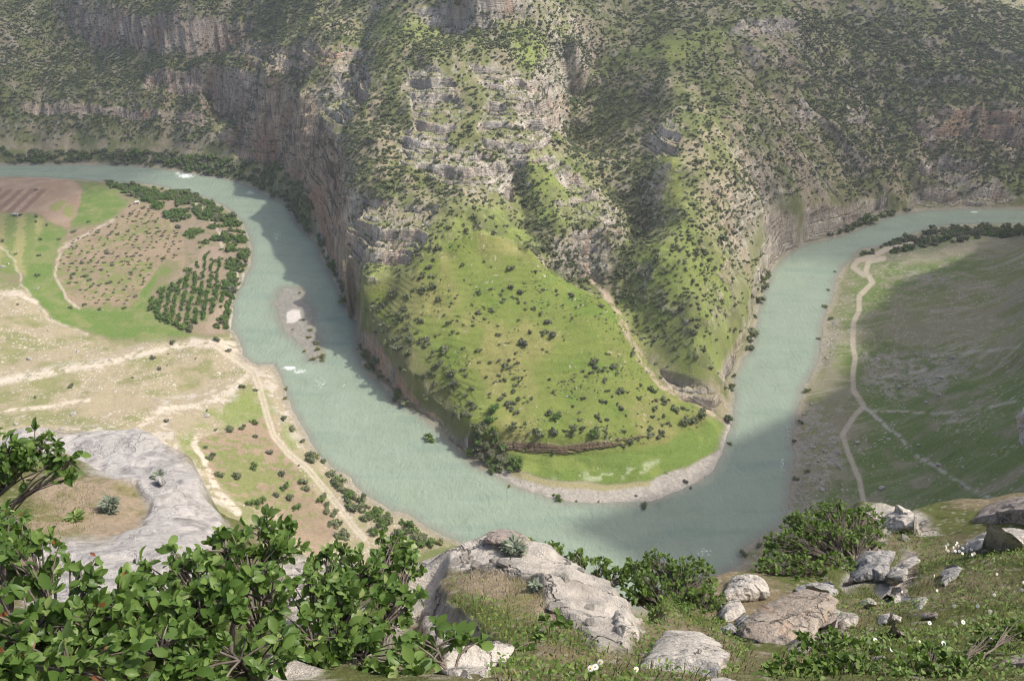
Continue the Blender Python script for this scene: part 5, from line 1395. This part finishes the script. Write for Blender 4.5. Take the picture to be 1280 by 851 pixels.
rock([(1101,768,8.4),(1112,766,8.5),(1126,772,8.3),(1124,784,8.0),(1114,783,8.0)], 8.3, 0.1, 22, 'stone', 'pale slanting stone among white daisies', MAT_CREAM, 6, cat='stone')
rock([(1116,790,7.7),(1126,785,7.8),(1137,790,7.7),(1130,800,7.4),(1118,799,7.4)], 7.7, 0.1, 23, 'stone', 'tan stone below the pale slanting stone', MAT_TAN, 6, cat='stone')
rock([(1172,728,9.6),(1178,712,10.2),(1196,703,10.5),(1202,712,10.2),(1190,730,9.6),(1180,737,9.4)], 9.8, 0.14, 24, 'rock', 'narrow grey rock standing between two grassy humps', MAT_GREYR, 7)
rock([(1143,752,8.9),(1150,745,9.1),(1165,744,9.1),(1160,752,8.8),(1150,760,8.7)], 9, 0.1, 25, 'stone', 'small pale stone left of the narrow grey rock', MAT_CREAM, 6, cat='stone')
rock([(1152,768,8.2),(1164,762,8.4),(1176,768,8.2),(1166,777,7.9)], 8.2, 0.09, 26, 'stone', 'small tan stone in the daisy grass', MAT_TAN, 6, cat='stone')
rock([(1092,822,5.9),(1100,817,6.0),(1107,820,5.9),(1102,828,5.7)], 5.9, 0.06, 27, 'stone', 'tiny pale stone near the leafy weeds at the bottom', MAT_CREAM, 5, cat='stone')
rock([(1248,830,5.0),(1262,818,5.2),(1290,812,5.2),(1310,830,4.9),(1300,848,4.6),(1262,846,4.7)], 5, 0.14, 28, 'rock', 'brown rounded rock at the bottom corner of the grass', MAT_TAN, 4, 0.03)
rock([(1211,655,12.6),(1232,631,13.2),(1255,628,13.4),(1290,634,13.2),(1340,640,13),(1340,672,12),(1270,668,11.8),(1240,658,12)], 12.6, 0.8, 29, 'rock', 'pointed grey brown crag top against the dark slope', MAT_TAN, 9, 0.04, 1.0)
rock([(1199,684,11.5),(1202,663,12.0),(1225,657,12.1),(1256,660,11.9),(1285,672,11.4),(1275,690,11.0),(1240,698,10.8),(1215,690,11.1)], 11.6, 0.4, 30, 'rock', 'broad pale ledge below the pointed crag', MAT_CREAM, 9, 0.05, 0.8)
rock([(1262,552,22),(1266,538,22.3),(1280,500,23.3),(1298,470,24),(1380,470,24),(1380,600,21),(1310,578,21.4),(1284,566,21.6)], 22, 0.7, 31, 'cliff_rock', 'pale cliff corner jutting in at the right edge above the grass', MAT_CREAM, 12, 0.09, 0.9)
rock([(532,851,3.6),(545,835,3.75),(575,828,3.85),(610,831,3.85),(640,848,3.7),(650,880,3.4),(540,885,3.4)], 3.7, 0.12, 32, 'boulder', 'rounded pale boulder at the bottom among broad leaves', MAT_CREAM, 7, 0.04, cat='boulder')
rock([(760,770,6.9),(768,762,7.1),(785,764,7.0),(799,785,6.6),(797,806,6.2),(782,814,6.1),(768,800,6.3)], 6.7, 0.22, 33, 'rock', 'knobby cream rock at the right end of the grassy crag', MAT_CREAM, 8, 0.07)
rock([(606,676,9.5),(600,664,9.8),(628,662,9.9),(655,668,9.7),(668,682,9.3),(640,690,9.2)], 9.6, 0.18, 34, 'rock', 'flat brown capstone at the top of the grassy crag', MAT_TAN, 7, 0.05)
rock([(190,598,16.6),(200,593,16.8),(206,600,16.6),(198,606,16.4)], 16.6, 0.12, 35, 'stone', 'dark little stone with a plant on the grey dome', MAT_GREYR, 6, cat='stone')
rock([(1082,645),(1090,632),(1108,626),(1134,634),(1160,648),(1184,668),(1160,672),(1130,662),(1105,664)], 13.8, 0.25, 41, 'rock', 'long pale rock crest on the ridge behind the fig tree', MAT_CREAM, 8, 0.06, 0.6)
rock([(1060,738),(1066,702),(1084,668),(1106,664),(1118,684),(1110,712),(1100,738),(1082,748)], 11.0, 0.30, 42, 'rock', 'grey white rock face right beside the fig tree trunk', MAT_GREYR, 11, 0.06, 0.5)
rock([(1106,722),(1116,698),(1132,688),(1152,690),(1148,704),(1130,716),(1126,740),(1112,748)], 10.6, 0.22, 43, 'rock', 'broken white rock between fig tree and grassy hump', MAT_CREAM, 11, 0.07, 0.4)
rock([(548,735),(600,690),(612,700),(572,742),(600,790),(622,815),(600,822),(566,790)], 7.6, 0.16, 44, 'rock', 'pale sheer strip of rock along the near side of the grassy crag', MAT_CREAM, 5, 0.04, 0.3) if False else None
rock([(980,748),(1000,728),(1022,722),(1046,728),(1050,742),(1030,752),(1005,760)], 9.3, 0.22, 45, 'rock', 'grey top block of the rusty slab', MAT_GREYR, 10, 0.05, 0.4)
rock([(1018,790),(1040,782),(1060,790),(1064,806),(1040,812),(1020,806)], 6.9, 0.12, 46, 'rock', 'small broken tan rock below the cream flat topped rock', MAT_TAN, 9, 0.05)
for k in range(26):   # loose stones of the crag and its gravel
    u, v = [(rng.uniform(690, 745), rng.uniform(700, 790)), (rng.uniform(565, 640), rng.uniform(690, 715)), (rng.uniform(1085, 1135), rng.uniform(650, 700))][k % 3]
    p = fhit(u, v); o = link('stone', STONES[k % 5]); s = rng.uniform(0.035, 0.10); o.location = (p[0], p[1], p[2] + s * .2); o.scale = (s, s, s * .8); o.rotation_euler = (rng.uniform(-.5, .5), 0, rng.uniform(0, 6))
    tag(o, ['small loose stone on the gravelly flank of the grassy crag', 'loose stone on the top of the grassy crag', 'loose stone on the pale ridge behind the fig tree'][k % 3], 'stone', 'loose stones on the crags')
print('rocks', round(time.time() - T0, 1))

# ------------------------------------------------------------------ leafy bushes
def leaf_mat(name, stops, rough, trans):
    return leaf_material(name, stops, 0.0, trans, rough)
MAT_LEAF = leaf_mat('broad_leaves', [(0.0, (0.055, 0.105, 0.022)), (0.45, (0.100, 0.168, 0.038)), (0.8, (0.155, 0.232, 0.06)), (1.0, (0.26, 0.32, 0.12))], 0.38, 0.3)
MAT_FIG = leaf_mat('fig_leaves', [(0.0, (0.06, 0.105, 0.022)), (0.5, (0.11, 0.175, 0.038)), (1.0, (0.18, 0.25, 0.065))], 0.45, 0.3)
MAT_RED = leaf_mat('young_red_leaves', [(0.0, (0.16, 0.055, 0.03)), (1.0, (0.26, 0.11, 0.05))], 0.45, 0.25)
MAT_SILVER = leaf_mat('silver_leaves', [(0.0, (0.13, 0.16, 0.11)), (1.0, (0.25, 0.28, 0.21))], 0.7, 0.1)
MAT_TWIG = MAT_BARK
LEAF2 = np.array([(0, 0, 0), (-0.22, 0.22, 0.05), (0.22, 0.22, 0.05), (0, 0.3, 0.0), (-0.34, 0.58, 0.06), (0.34, 0.58, 0.06), (0, 0.65, -0.02), (-0.2, 0.86, 0.02), (0.2, 0.86, 0.02), (0, 1.0, -0.10)])
LEAF_F = np.array([(0, 2, 3, 1), (3, 2, 5, 6), (1, 3, 6, 4), (6, 5, 8, 9), (4, 6, 9, 7)])
def leaves_mesh(name, pos, dirs, up, length, width, tint, mat, curl=0.0):
    n = len(pos)
    d = dirs / (np.linalg.norm(dirs, axis=1, keepdims=True) + 1e-9)
    s = np.cross(d, up); s /= np.linalg.norm(s, axis=1, keepdims=True) + 1e-9
    nn = np.cross(s, d)
    t = LEAF2
    lz = t[None, :, 2] * rng.uniform(0.3, 1.8, n)[:, None] - (t[None, :, 1] ** 2) * rng.uniform(-0.05, 0.35, n)[:, None]
    v = (pos[:, None] + (s[:, None] * (t[None, :, 0:1] * width) + d[:, None] * t[None, :, 1:2] + nn[:, None] * lz[..., None]) * length[:, None, None])
    f = (np.arange(n)[:, None, None] * 10 + LEAF_F[None]).reshape(-1, 4)
    me = mesh_from(name, v.reshape(-1, 3), f, smooth=False)
    put_float(me, 'tint', np.repeat(np.clip(tint, 0, 1), 10)); me.materials.append(mat)
    return me
def bush(name, label, base, clumps, leaf, mat, cat='bush', cover=2.4, twig_r=0.006, stem_r=0.022, width=1.0, red=0.0, group=None, gather=0.55):
    b3 = rel(*base) if len(base) == 3 else base
    tubes, LP, LD, LT = [], [], [], []
    allow = []
    for (u, v, ru, rv, s) in clumps:
        c = rel(u, v, s); rad = np.array([ru * s / FPX, (ru + rv) * 0.5 * s / FPX * 0.8, rv * s / FPX * 1.05])
        mid = b3 * 0.45 + c * 0.55 + rng.normal(0, 0.10, 3) * np.linalg.norm(c - b3); mid[2] = mid[2] * 0.6 + 0.4 * (b3[2] * 0.45 + c[2] * 0.55)
        tpar = np.linspace(0, 1, 9)[:, None]
        path = (1 - tpar) ** 2 * b3 + 2 * tpar * (1 - tpar) * mid + tpar ** 2 * c
        path[1:-1] += rng.normal(0, 0.02, (7, 3)) * np.linalg.norm(c - b3)
        tubes.append((path, np.linspace(stem_r, stem_r * 0.45, 9)))
        px_leaf = leaf / s * FPX
        n = int(cover * PI * ru * rv / (px_leaf ** 2 * 0.42)); n = max(n, 12)
        nt_ = max(4, n // 9)
        for k in range(nt_):
            d = rng.normal(0, 1, 3); d /= np.linalg.norm(d); d[2] = d[2] * 0.9 + 0.15
            q = c + d * rad * rng.uniform(0.25, 1.05) ** 0.7
            st = path[rng.integers(4, 9)]
            m2 = st * 0.5 + q * 0.5 + np.array([0, 0, 0.12 * np.linalg.norm(q - st)])
            tw = np.stack([st, st * .25 + m2 * .6 + q * .15, m2 * .4 + q * .6, q])
            tubes.append((tw, np.linspace(twig_r, twig_r * 0.35, 4)))
            m = n // nt_
            e = (q - st) / (np.linalg.norm(q - st) + 1e-6)
            for _ in range(m):
                tt_ = rng.uniform(1 - gather, 1.02)
                p = tw[2] * (1 - tt_) + tw[3] * tt_ if tt_ > 0.3 else tw[1] * (1 - tt_) + tw[2] * tt_
                LP.append(p + rng.normal(0, leaf * 0.15, 3)); LD.append(e * 0.6 + rng.normal(0, 0.62, 3) + np.array([0, 0, -0.10])); LT.append(rng.normal(0.42, 0.24) + 0.14 * (k % 3 - 1))
    LP = np.array(LP); LD = np.array(LD); LT = np.array(LT)
    up = rng.normal(0, 0.55, LP.shape) + np.array([0.1, -0.25, 1.0])
    ln = leaf * np.clip(rng.lognormal(-0.12, 0.33, len(LP)), 0.4, 1.7)
    e = empty(name, b3 + np.array([0, 0, CAM_Z]), label, cat, group)
    isred = rng.random(len(LP)) < red
    off = b3
    bm_ = tubes_mesh('branches', [(p - off, r) for p, r in tubes], MAT_TWIG); link('branches', bm_, parent=e)
    link('foliage', leaves_mesh('foliage', (LP - off)[~isred], LD[~isred], up[~isred], ln[~isred], width * 0.85, LT[~isred], mat), parent=e)
    if red: link('young_foliage', leaves_mesh('young_foliage', (LP - off)[isred], LD[isred], up[isred], ln[isred] * .8, width * .8, LT[isred], MAT_RED), parent=e)
    return e
bush('leafy_bush', 'leafy branch reaching in at the left edge above the grey rock', (-60, 690, 5.4), [(10,565,45,26,5.0),(50,560,40,20,5.0),(88,578,26,14,5.0),(25,592,40,16,5.0),(75,594,22,9,5.0)], 0.050, MAT_LEAF, cover=2.7, stem_r=0.016)
bush('leafy_bush', 'big leafy bush with a few reddish leaves filling the bottom left corner', (60, 900, 3.6), [(0,690,40,45,3.9),(45,710,42,50,3.8),(100,715,28,22,3.7),(40,790,70,55,3.3),(120,775,70,45,3.4),(90,840,90,45,3.0),(-10,840,45,50,2.9),(10,650,25,20,4.2),(170,745,40,28,3.7)], 0.052, MAT_LEAF, cover=3.3, red=0.03)
bush('leafy_bush', 'tall glossy leaved bush in front of the grey dome and brown plot', (290, 890, 4.0), [(225,715,55,34,4.0),(285,690,48,30,4.2),(335,665,36,24,4.4),(352,690,30,28,4.3),(250,765,75,48,3.6),(330,750,50,42,3.8),(200,815,75,45,3.2),(300,825,75,42,3.3),(260,735,60,30,3.8),(180,775,50,40,3.5)], 0.052, MAT_LEAF, cover=3.3)
bush('leafy_bush', 'broad leaved bush between the tall glossy bush and the pale crag', (430, 890, 4.4), [(400,740,46,42,4.6),(452,715,46,30,4.9),(490,690,36,24,5.2),(440,765,55,42,4.4),(495,755,34,44,4.7),(390,800,56,48,4.0),(455,820,48,38,4.0),(510,710,22,22,5.1),(420,700,30,20,5.0)], 0.050, MAT_LEAF, cover=3.4)
bush('leafy_bush', 'low broad leaved clump right of the bottom boulder group under the crag', (560, 880, 3.9), [(545,808,42,26,4.0),(510,835,30,22,3.8),(590,800,22,14,4.2)], 0.062, MAT_LEAF, cover=3, stem_r=0.012)
bush('leafy_shrub', 'slim light green shrub rising behind the cream crag', (735, 770, 9.4), [(690,690,14,12,10),(722,700,16,18,10),(750,712,14,20,9.8),(775,722,20,16,9.6),(748,745,26,16,9.3),(665,682,10,9,9.9)], 0.05, MAT_FIG, cover=3.2, stem_r=0.014, twig_r=0.004)
bush('leafy_shrub', 'wide green bush in the dip between the crag and the round cream boulder', (850, 800, 8.6), [(795,710,22,16,9.8),(830,708,34,20,9.6),(865,722,34,26,9.4),(820,740,40,24,9.2),(880,755,24,28,9.0),(845,770,40,24,8.8),(895,790,18,16,8.4),(800,745,22,18,9.3)], 0.05, MAT_FIG, cover=3.6, stem_r=0.02, twig_r=0.004)
bush('fig_tree', 'big fig tree with bare grey branches in front of the dirt track', (1078, 740, 11.0), [(1000,655,26,16,12),(1040,640,34,14,12.4),(1078,648,26,16,12.6),(985,685,34,24,11.6),(1030,672,44,26,11.8),(1075,680,28,26,12),(965,715,24,20,11),(1005,715,40,20,11),(1045,712,32,22,11.3),(1000,740,26,12,10.6),(1092,660,16,14,12.6)], 0.05, MAT_FIG, 'tree', cover=3.0, stem_r=0.035, twig_r=0.005)
bush('leafy_weed', 'bright leafy weed below the cream flat topped rock', (1040, 870, 5.0), [(1030,812,40,24,5.2),(1000,838,40,20,4.8),(1062,836,34,22,4.9),(975,846,24,14,4.7),(1080,812,20,12,5.4)], 0.040, MAT_FIG, 'weed', cover=3, stem_r=0.008, twig_r=0.003)
bush('leafy_weed', 'dark leafy weed thicket in the bottom corner left of the brown rock', (1190, 880, 4.6), [(1140,838,44,18,4.7),(1200,835,40,22,4.6),(1235,800,24,18,5.1),(1265,785,26,22,5.2),(1160,815,26,12,5.0)], 0.036, MAT_FIG, 'weed', cover=2.8, stem_r=0.008, twig_r=0.003)
bush('leafy_weed', 'small broad leaved weed in the grass of the crag', (690, 800, 5.8), [(690,775,22,15,5.9),(668,792,18,12,5.6),(645,812,22,14,5.2),(640,838,24,14,4.6)], 0.058, MAT_LEAF, 'weed', cover=1.7, stem_r=0.007, twig_r=0.003)
bush('thistle', 'silvery thistle on the dry patch of the grey dome', tuple(), [], .1, MAT_SILVER) if False else None
def rosette(u, v, r, h, n, leaf, mat, name, label, cat, wid=0.45):
    p = fhit(u, v); a = rng.uniform(0, 2 * PI, n); hh_ = rng.uniform(0.05, 1, n)
    pos_ = np.stack([np.cos(a) * r * .35 * rng.random(n), np.sin(a) * r * .35 * rng.random(n), h * hh_ * 0.8], 1)
    d = np.stack([np.cos(a), np.sin(a), rng.uniform(0.2, 1.0, n)], 1)
    up = np.tile([0, 0, 1.0], (n, 1)) + rng.normal(0, .3, (n, 3))
    me = leaves_mesh(name, pos_, d, up, leaf * rng.uniform(.6, 1.2, n), wid, rng.random(n), mat)
    o = link(name, me, loc=p); return tag(o, label, cat)
rosette(140, 640, 0.22, 0.34, 150, 0.13, MAT_SILVER, 'thistle', 'silvery thistle on the dry patch of the grey dome', 'plant')
rosette(198, 597, 0.2, 0.12, 70, 0.10, MAT_SILVER, 'rock_plant', 'small grey green plant on the little stone of the grey dome', 'plant', 0.7)
rosette(95, 650, 0.2, 0.15, 40, 0.13, MAT_LEAF, 'rock_plant', 'small green plant on the dry patch left of the thistle', 'plant', 0.6)
rosette(643, 693, 0.2, 0.2, 120, 0.10, MAT_SILVER, 'rock_plant', 'grey green cushion plant near the top of the crag', 'plant', 0.5)
rosette(668, 738, 0.08, 0.12, 60, 0.06, MAT_SILVER, 'rock_plant', 'small grey tuft on the gravelly side of the crag', 'plant', 0.5)
rosette(668, 660, 0.2, 0.3, 60, 0.09, MAT_FIG, 'rock_plant', 'green sprig behind the capstone of the crag', 'plant', 0.7)
rosette(1062, 775, 0.07, 0.08, 40, 0.05, MAT_FIG, 'rock_plant', 'green sprig on the cream flat topped rock', 'plant', 0.7)
print('bushes', round(time.time() - T0, 1))

# ------------------------------------------------------------------ grass and flowers
GRASSY = fmask([[(575,712),(640,715),(690,745),(730,790),(755,815),(830,760),(880,790),(800,851),(800,920),(640,920),(600,800),(570,760)],
    [(830,740),(900,770),(940,800),(920,851),(930,920),(800,920),(805,800)],[(1015,745),(1080,745),(1130,730),(1105,690),(1120,655),(1160,660),(1190,690),(1230,700),(1340,680),(1360,920),(960,920),(960,840),(1010,800)],[(40,640),(100,600),(130,640),(100,690),(50,690)]], 12)
GRASSY *= (RK_F < 0.45) * (over < 0.3)
ga = np.zeros(FX.shape, f32); ga[:-1, :-1] = np.diff(fy)[:, None] * np.diff(fx)[None, :]
patch = np.clip(0.6 + 0.9 * fn1, 0.08, 1.6)
def scatter(per_m2, msk):
    ii_ = np.nonzero(rng.random(ga.size) < np.clip((msk * ga * per_m2).ravel(), 0, 1))[0]
    x = FX.ravel()[ii_] + rng.uniform(-.025, .025, len(ii_)); y = FY.ravel()[ii_] + rng.uniform(-.025, .025, len(ii_))
    return x, y, fz_at(x, y)
nt = NT('grass_blades'); tn = nt.attr('tint').outputs['Fac']
col = nt.ramp(tn, [(0.0, (0.09, 0.135, 0.03)), (0.4, (0.15, 0.185, 0.045)), (0.7, (0.21, 0.21, 0.07)), (1.0, (0.34, 0.29, 0.155))])
MAT_GRASS = nt.done(nt.bsdf(col, 0.7, None, 0.2))
x, y, z = scatter(2600, GRASSY * patch)
n = len(x); n = min(n, 260000); x, y, z = x[:n] if n == len(x) else x, y, z
n = len(x); a = rng.uniform(0, 2 * PI, n); h = rng.uniform(0.025, 0.085, n) * (0.6 + 0.8 * vn2(x / .5, y / .5, 231)); w = rng.uniform(0.0015, 0.004, n)
lean = rng.uniform(0.1, 0.8, n); dx, dy = np.cos(a), np.sin(a)
b0 = np.stack([x - dy * w, y + dx * w, z - .01], 1); b1 = np.stack([x + dy * w, y - dx * w, z - .01], 1)
m0 = b0 + np.stack([dx * lean * h * .3, dy * lean * h * .3, h * .6], 1); m1 = b1 + np.stack([dx * lean * h * .3, dy * lean * h * .3, h * .6], 1)
tp = np.stack([x + dx * lean * h, y + dy * lean * h, z + h * (1 - .25 * lean)], 1)
gv = np.stack([b0, b1, m1, m0, tp], 1).reshape(-1, 3); gv[:, 2] += CAM_Z
i5 = np.arange(n)[:, None] * 5
me = mesh_from('grass', gv, i5 + np.array([[0, 1, 2, 3]]), i5 + np.array([[3, 2, 4]]), smooth=False)
tint = np.clip(0.38 + 0.35 * vn2(x / .35, y / .35, 232) - 0.1 + rng.normal(0, .16, n) + 0.3 * bil(fx, fy, DRY, x, y), 0, 1)
put_float(me, 'tint', np.repeat(tint, 5)); tag(link('grass', me, MAT_GRASS), kind='stuff')
x, y, z = scatter(900, GRASSY * np.clip(0.5 + 1.3 * fbm2(FX, FY, .8, 3, 241), 0, 1.6) * (1 - DRY))
n = len(x); a = rng.uniform(0, 2 * PI, n)
me = leaves_mesh('herb_undergrowth', np.stack([x, y, z + CAM_Z + rng.uniform(0, .09, n)], 1), np.stack([np.cos(a), np.sin(a), rng.uniform(-.1, .8, n)], 1), np.tile([0, 0, 1.], (n, 1)) + rng.normal(0, .4, (n, 3)), rng.uniform(0.015, 0.042, n), 0.75, rng.random(n), MAT_FIG)
tag(link('herb_undergrowth', me), kind='stuff')
print('grass', len(gv) // 5, n)
# daisies
nt = NT('white_petals'); MAT_PETAL = nt.done(nt.bsdf((0.80, 0.80, 0.76), 0.6))
nt = NT('yellow_disc'); MAT_DISC = nt.done(nt.bsdf((0.62, 0.42, 0.03), 0.7))
pv_, pf_ = [], []
for k in range(14):
    a = k * 2 * PI / 14; c, s = math.cos(a), math.sin(a); q = len(pv_)
    for r, w_, zz_ in ((.25, .10, 0), (.7, .17, .06), (1, .07, .0)):
        pv_ += [(c * r - s * w_, s * r + c * w_, zz_), (c * r + s * w_, s * r - c * w_, zz_)]
    pf_ += [(q, q + 1, q + 3, q + 2), (q + 2, q + 3, q + 5, q + 4)]
PET = mesh_from('petals', np.array(pv_) , np.array(pf_), smooth=False); PET.materials.append(MAT_PETAL)
bm = bmesh.new(); bmesh.ops.create_uvsphere(bm, u_segments=8, v_segments=5, radius=.3, matrix=Matrix.Translation((0, 0, .04))); DISC = bpy.data.meshes.new('disc'); bm.to_mesh(DISC); bm.free(); DISC.materials.append(MAT_DISC)
STEM = tubes_mesh('stem', [([(0.3, 0.2, -7), (0.12, 0.05, -3), (0, 0, 0)], [.09, .08, .07])], MAT_FIG)
DZ = [(1163,727),(1166,746),(1109,740),(1097,762),(1123,747),(1101,787),(1236,753),(1186,767),(1215,768),(1230,775),(1186,792),(1196,790),(1174,811),(1233,803),(1270,747),(1273,737),(1090,806),(1110,818),(1145,810),(749,837),(743,844),(737,846),(793,847),(1155,790),(1240,726)]
for k in range(20): DZ.append((1178 + rng.uniform(0, 36), 684 + rng.uniform(0, 16)))
for k, (u, v) in enumerate(DZ):
    p = fhit(u, v + 4); s = 0.019 if v < 720 else 0.017
    e = empty('daisy', (p[0], p[1], p[2] + 0.16 if v < 800 else p[2] + 0.10), 'white daisy in the dense daisy patch beside the broad pale ledge' if k >= 25 else 'white daisy in the grass by the pointed boulder' if u < 800 else 'white daisy scattered in the grassy slope below the daisy patch', 'flower', 'daisies in the grass')
    e.scale = (s, s, s); e.rotation_euler = (0.75 + rng.normal(0, .25), rng.normal(0, .3), rng.uniform(-.6, .6))
    link('petals', PET, parent=e); link('disc', DISC, parent=e); link('stem', STEM, parent=e)
print('fore', round(time.time() - T0, 1))
# ================================================================== CAMERA, LIGHT, AIR
cam = bpy.data.cameras.new('camera'); co = bpy.data.objects.new('camera', cam); COL.objects.link(co)
co.location = (0, 0, CAM_Z); co.rotation_euler = (PI / 2 - PITCH, 0, 0)
cam.sensor_width = 36.0; cam.lens = 36.0 * FPX / 1280.0
cam.clip_start = 0.05; cam.clip_end = 20000
scene.camera = co
SUN_EL, SUN_AZ = math.radians(51), math.radians(81)      # azimuth from +Y towards +X
sd = Vector((math.sin(SUN_AZ) * math.cos(SUN_EL), math.cos(SUN_AZ) * math.cos(SUN_EL), math.sin(SUN_EL)))
sl = bpy.data.lights.new('sun', 'SUN'); so_ = bpy.data.objects.new('sun', sl); COL.objects.link(so_)
sl.energy = 2.75; sl.angle = math.radians(1.6); sl.color = (1.0, 0.945, 0.86)
so_.rotation_euler = sd.to_track_quat('Z', 'Y').to_euler(); so_.location = (300, 100, 900)
w = bpy.data.worlds.new('World'); scene.world = w; w.use_nodes = True
wt = w.node_tree; wt.nodes.clear()
sky = wt.nodes.new('ShaderNodeTexSky'); sky.sky_type = 'NISHITA'; sky.sun_disc = False
sky.sun_elevation = SUN_EL; sky.sun_rotation = SUN_AZ; sky.altitude = 900; sky.dust_density = 7.0; sky.air_density = 0.7; sky.ozone_density = 0.4
bg = wt.nodes.new('ShaderNodeBackground'); bg.inputs['Strength'].default_value = 0.15
wo = wt.nodes.new('ShaderNodeOutputWorld')
wt.links.new(sky.outputs[0], bg.inputs[0]); wt.links.new(bg.outputs[0], wo.inputs['Surface'])
vs = scene.view_settings
vs.view_transform = 'Standard'; vs.look = 'None'; vs.gamma = 1; vs.use_curve_mapping = False; vs.exposure = 0.74
cy = scene.cycles
cy.use_denoising = DENOISE
try: cy.denoiser = 'OPENIMAGEDENOISE'
except Exception: pass
scene.render.filter_size = 1.1; cy.pixel_filter_type = 'BLACKMAN_HARRIS'; cy.filter_width = 1.15
cy.max_bounces = 5; cy.diffuse_bounces = 3; cy.glossy_bounces = 2; cy.transmission_bounces = 3; cy.volume_bounces = 0
cy.transparent_max_bounces = 6; cy.use_adaptive_sampling = True; cy.adaptive_threshold = 0.01
# two flat clouds above the haze, out of view, outlined to shade the upper slopes
def cloud(name, outline, alt, label):
    ol = np.array(outline, float); off = alt / math.tan(SUN_EL); ol = ol + np.array([sd.x, sd.y]) / math.hypot(sd.x, sd.y) * off
    x0, y0 = ol.min(0) - 60; x1, y1 = ol.max(0) + 60; st_ = 14.0
    gx = np.arange(x0, x1, st_); gy = np.arange(y0, y1, st_); yy, xx = np.meshgrid(gy, gx, indexing='ij')
    e = sd_world(xx, yy, ol) + fbm2(xx, yy, 110, 5, 301) * 45
    t = np.sqrt(np.clip(-e, 0, 160)) * 5.0 + 0.0
    top = alt + t * (1.1 + 0.5 * fbm2(xx, yy, 60, 3, 302)); bot = alt - t * 0.35
    keep = e < 0
    f = grid_faces(*xx.shape); f = f[keep.ravel()[f].all(1)]
    nv = xx.size
    vv = np.concatenate([np.stack([xx, yy, top + CAM_Z], -1).reshape(-1, 3), np.stack([xx, yy, bot + CAM_Z], -1).reshape(-1, 3)])
    ff = np.concatenate([f, f[:, ::-1] + nv]); us, iv = np.unique(ff.ravel(), return_inverse=True)
    me = mesh_from(name, vv[us], iv.reshape(-1, 4)); me.materials.append(MAT_CLOUD)
    return tag(link(name, me), kind='stuff')
nt = NT('cloud_vapour')
tb = nt.n('ShaderNodeBsdfTransparent', {'Color': (1, 1, 1, 1)}); db = nt.n('ShaderNodeBsdfTranslucent', {'Color': (0.9, 0.9, 0.92, 1)})
MAT_CLOUD = nt.done(nt.n('ShaderNodeMixShader', {0: 0.50, 1: tb.outputs[0], 2: db.outputs[0]}))
cloud('shade_clouds', [(-1100,560),(-560,600),(-330,700),(-260,640),(-235,600),(-200,690),(-170,770),(-110,860),(-80,1100),(-200,1500),(-1100,1500)], 800, '')
cloud('shade_clouds', [(130,870),(205,765),(255,690),(340,635),(420,610),(900,560),(1100,900),(900,1500),(60,1500),(60,1050)], 850, '')
if HAZE:
    hx0, hx1, hy0, hy1, hz0, hz1 = -1500, 1500, -60, 2150, float(Z.min()) - 1.5, max(float(Z.max()), CAM_Z) + 6
    bm = bmesh.new(); bmesh.ops.create_cube(bm, size=1)
    for vtx in bm.verts: vtx.co = ((hx0, hx1)[vtx.co.x > 0], (hy0, hy1)[vtx.co.y > 0], (hz0, hz1)[vtx.co.z > 0])
    me = bpy.data.meshes.new('haze'); bm.to_mesh(me); bm.free()
    hm = bpy.data.materials.new('haze_air'); hm.use_nodes = True; ht = hm.node_tree; ht.nodes.clear()
    ho = ht.nodes.new('ShaderNodeOutputMaterial'); pv = ht.nodes.new('ShaderNodeVolumePrincipled')
    pv.inputs['Color'].default_value = (0.80, 0.86, 0.93, 1); pv.inputs['Density'].default_value = HAZE_DENSITY
    pv.inputs['Anisotropy'].default_value = 0.25
    ht.links.new(pv.outputs[0], ho.inputs['Volume'])
    tag(link('haze', me, hm), kind='stuff')
print('all', round(time.time() - T0, 1), 'objects', len(scene.objects))
